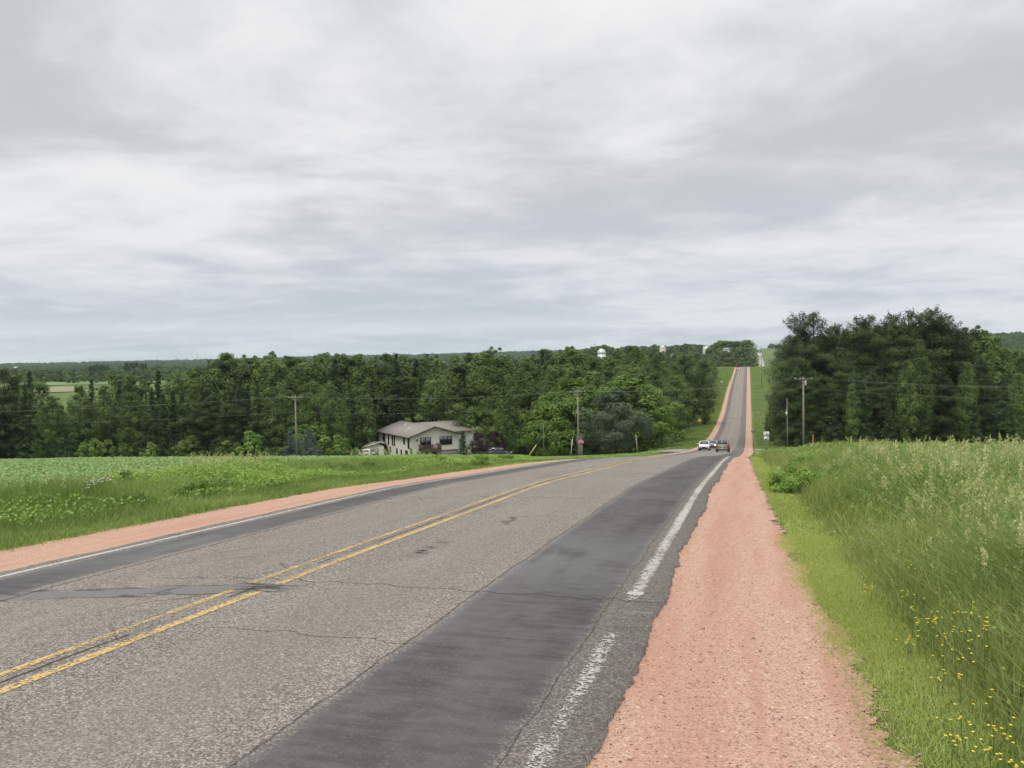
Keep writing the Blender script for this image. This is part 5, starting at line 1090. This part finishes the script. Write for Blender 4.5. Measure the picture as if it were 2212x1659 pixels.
# farm silos, domes and barns far away
m_silo = flat('silo_concrete', (.45, .42, .36), .9, sc=.5); m_dome = flat('silo_dome_white', (.58, .60, .58), .35, .2)
def silo(sx, syt, D, wpx, label, domeh=.5, ribs=0, body=m_silo):
    x, y, zt = at(sx, syt, D); zg = g1(x, y); R_ = wpx / 2 / (FPX / KS) * D; H = zt - zg; o = empty('silo', (x, y, zg), 0, label, 'silo')
    MB().tube([(0, 0, -1), (0, 0, H - R_ * domeh * 2)], R_, 28).build('tower', [body], o)
    n = 28; rings = []
    for t in np.linspace(0, 1, 7):
        a = t * math.pi / 2; rings.append([((R_ * (1 + (.13 * (k % 2) if ribs else 0))) * math.cos(a) * math.cos(2 * math.pi * k / n) + 1e-4 * math.cos(k), (R_ * (1 + (.13 * (k % 2) if ribs else 0))) * math.cos(a) * math.sin(2 * math.pi * k / n) + 1e-4 * math.sin(k), H - R_ * domeh * 2 + R_ * domeh * 2 * math.sin(a)) for k in range(n)])
    MB().ring_loft(rings).build('dome', [m_dome], o)
silo(1468.5, 851, 640, 19.5, 'big ribbed white silo dome rising above the wood', .62, 1, m_dome); silo(1617.5, 843, 690, 14.5, 'tan silo with rounded white cap right of the ribbed dome', .42)
silo(1643, 864, 720, 10, 'larger of two small white domes below the tan silo', .45, 0, m_dome); silo(1655, 864.5, 725, 8, 'smaller of two small white domes below the tan silo', .45, 0, m_dome)
silo(1726, 838, 1120, 6.5, 'slim grey silo left of the far white barn roof', .4); silo(1745, 841, 1130, 6.5, 'grey silo right of the far white barn roof', .4)
def barn(sx, syt, D, wpx, hpx, label, rc, yaw=0.0, name='barn'):
    x, y, zt = at(sx, syt, D); k = D / (FPX / KS); w = wpx * k; rh = hpx * k; zg = g1(x, y); o = empty(name, (x, y, zg), HEAD + yaw, label, 'barn'); H = zt - zg
    wl = MB(); prism_walls(wl, -w / 2, w / 2, 0, w * .5, -1, H - rh, 'x', rh); wl.build('wall', [m_sw], o)
    r_ = MB(); slab(r_, (-w * .52, -.5, H - rh), (w * .52, -.5, H - rh), (w * .52, w * .25, H + .2), (-w * .52, w * .25, H + .2)); slab(r_, (-w * .52, w * .25, H + .2), (w * .52, w * .25, H + .2), (w * .52, w * .5 + .5, H - rh), (-w * .52, w * .5 + .5, H - rh)); r_.build('roof', [rc], o)
m_mr = flat('pale_metal_roof', (.66, .69, .70), .4, .2); m_gr = flat('grey_green_roof', (.26, .31, .29), .7)
barn(1731, 846.5, 1100, 25, 4, 'white-roofed barn between two silos on the far ridge', m_mr); barn(1774, 850, 690, 14, 3, 'grey-green farmhouse roof below the wooded knoll', m_gr)
barn(38, 895.5, 1500, 9, 2, 'small white barn roof far left before the ridge', m_mr); barn(48, 899, 1480, 9, 3, 'second white barn roof far left, slightly lower', m_mr, .6)
# lattice masts on the horizon
m_mast = flat('grey_mast_steel', (.22, .24, .26), .6, .3)
for sx, syt, D in [(95, 878, 3900), (166, 876, 3900), (220, 874, 3850), (384, 871, 3800), (430, 869, 3700), (481, 865, 3600), (1452, 838, 2600)]:
    x, y, zt = at(sx, syt, D); zg = g1(x, y); o = empty('lattice_mast', (x, y, zg), 0, None, 'mast', 'transmission masts on the far ridge' if sx < 1000 else None); H = zt - zg
    lg = MB()
    for a in (-1, 1):
        for c in (-1, 1): lg.tube([(a * 3, c * 3, 0), (a * .5, c * .5, H)], .28, 4)
    for t in np.arange(.1, .95, .12):
        w = 3 - 2.5 * t; lg.tube([(-w, -w, H * t), (w, w, H * (t + .1))], .15, 4).tube([(w, -w, H * t), (-w, w, H * (t + .1))], .15, 4)
    lg.build('tower', [m_mast], o); MB().tube([(-5, 0, H * .9), (5, 0, H * .9)], .25, 4).build('crossarm', [m_mast], o)
    o['label'] = {95: 'leftmost faint mast on the far ridge', 166: 'second faint mast from the left on the ridge', 220: 'third faint mast from the left on the ridge', 384: 'fourth faint mast, left of the wood edge', 430: 'fifth mast, left neighbour of the tallest one', 481: 'tall mast nearest the start of the left wood', 1452: 'lone mast on the horizon left of the ribbed dome'}[sx]

# ------------------------------------------------------------------ labels of the trees
LM = [(-80, 'by the left picture edge'), (150, 'left of the field gap'), (300, 'right of the field gap'), (560, 'behind the bean field'), (700, 'left of the blue spruces'), (860, 'behind the blue spruces'), (1010, 'behind the shed'), (1200, 'behind the house'), (1340, 'behind the parked car'), (1620, 'behind the round maples'), (1760, 'near the cars on the road'), (2000, 'behind the right utility pole'), (2200, 'in the middle of the pine grove'), (2380, 'in the right part of the grove'), (2700, 'by the right picture edge')]
KW = {'d': 'leafy green tree', 's': 'dark spruce', 'p': 'dark pine', 'ys': 'young spruce', 'bu': 'low green bush'}
RW = {'skyline': 'on the skyline', 'upper': 'below the skyline', 'far left': 'of the low left wood', 'front': 'in the front row', 'behind house': 'in the rear row', 'behind maples': 'in the rear', 'road edge': 'of the roadside wood', 'right clump': '', 'hedge': 'in the hedge row beyond the field',
      'knoll': 'topping the far knoll', 'before farmhouse': 'screening the distant farmhouse', 'knoll front': 'on the front of the far knoll', 'knoll foot': 'at the foot of the far knoll', 'ridge line': 'on the far farm ridge', 'behind domes': 'behind the silo domes', 'by the crest': 'left of the road crest', 'far road right': 'right of the far road', 'far road': 'beside the farthest road', 'left dark grove': 'at the back of the left dark grove', 'left dark grove front': 'at the front of the left dark grove', 'right dark grove': 'in the second dark grove', 'small dark grove': 'in the smallest dark grove', 'left valley': 'in the far left valley'}
ORD = ['leftmost', 'second', 'third', 'fourth', 'fifth', 'sixth', 'seventh', 'eighth', 'ninth', 'tenth', 'eleventh', 'twelfth'] + ['%dth' % k for k in range(13, 80)]
gb = {}
for o, i in TREES:
    lm = next((l for px, l in LM if i['px'] < px), LM[-1][1]); far_ = i['row'] in ('knoll', 'knoll front', 'knoll foot', 'ridge line', 'behind domes', 'by the crest', 'far road right', 'far road', 'left dark grove', 'left dark grove front', 'right dark grove', 'small dark grove', 'left valley', 'before farmhouse')
    gb.setdefault((i['row'], '' if (far_ or i['row'] == 'hedge') else lm, i['k']), []).append((i['px'], i['D'], o, i))
for (row, lm, k), L in gb.items():
    L.sort(key=lambda t: (round(t[0]), t[1]))
    for n, (px, D, o, i) in enumerate(L):
        pre = ORD[n] if n == 0 else ORD[n] + ' from left,'
        if len(L) == 1: pre = 'single'
        o['label'] = ' '.join((pre + ' ' + KW[k] + ' ' + RW[row] + ' ' + lm).split())
        o['group'] = 'trees of the right pine grove' if row == 'right clump' else 'hedge plants beyond the bean field' if row == 'hedge' else 'distant trees' if i['D'] > 600 else 'trees of the left wood'
print('script done', len(bpy.data.objects), max(len(o['label'].split()) for o, i in TREES))
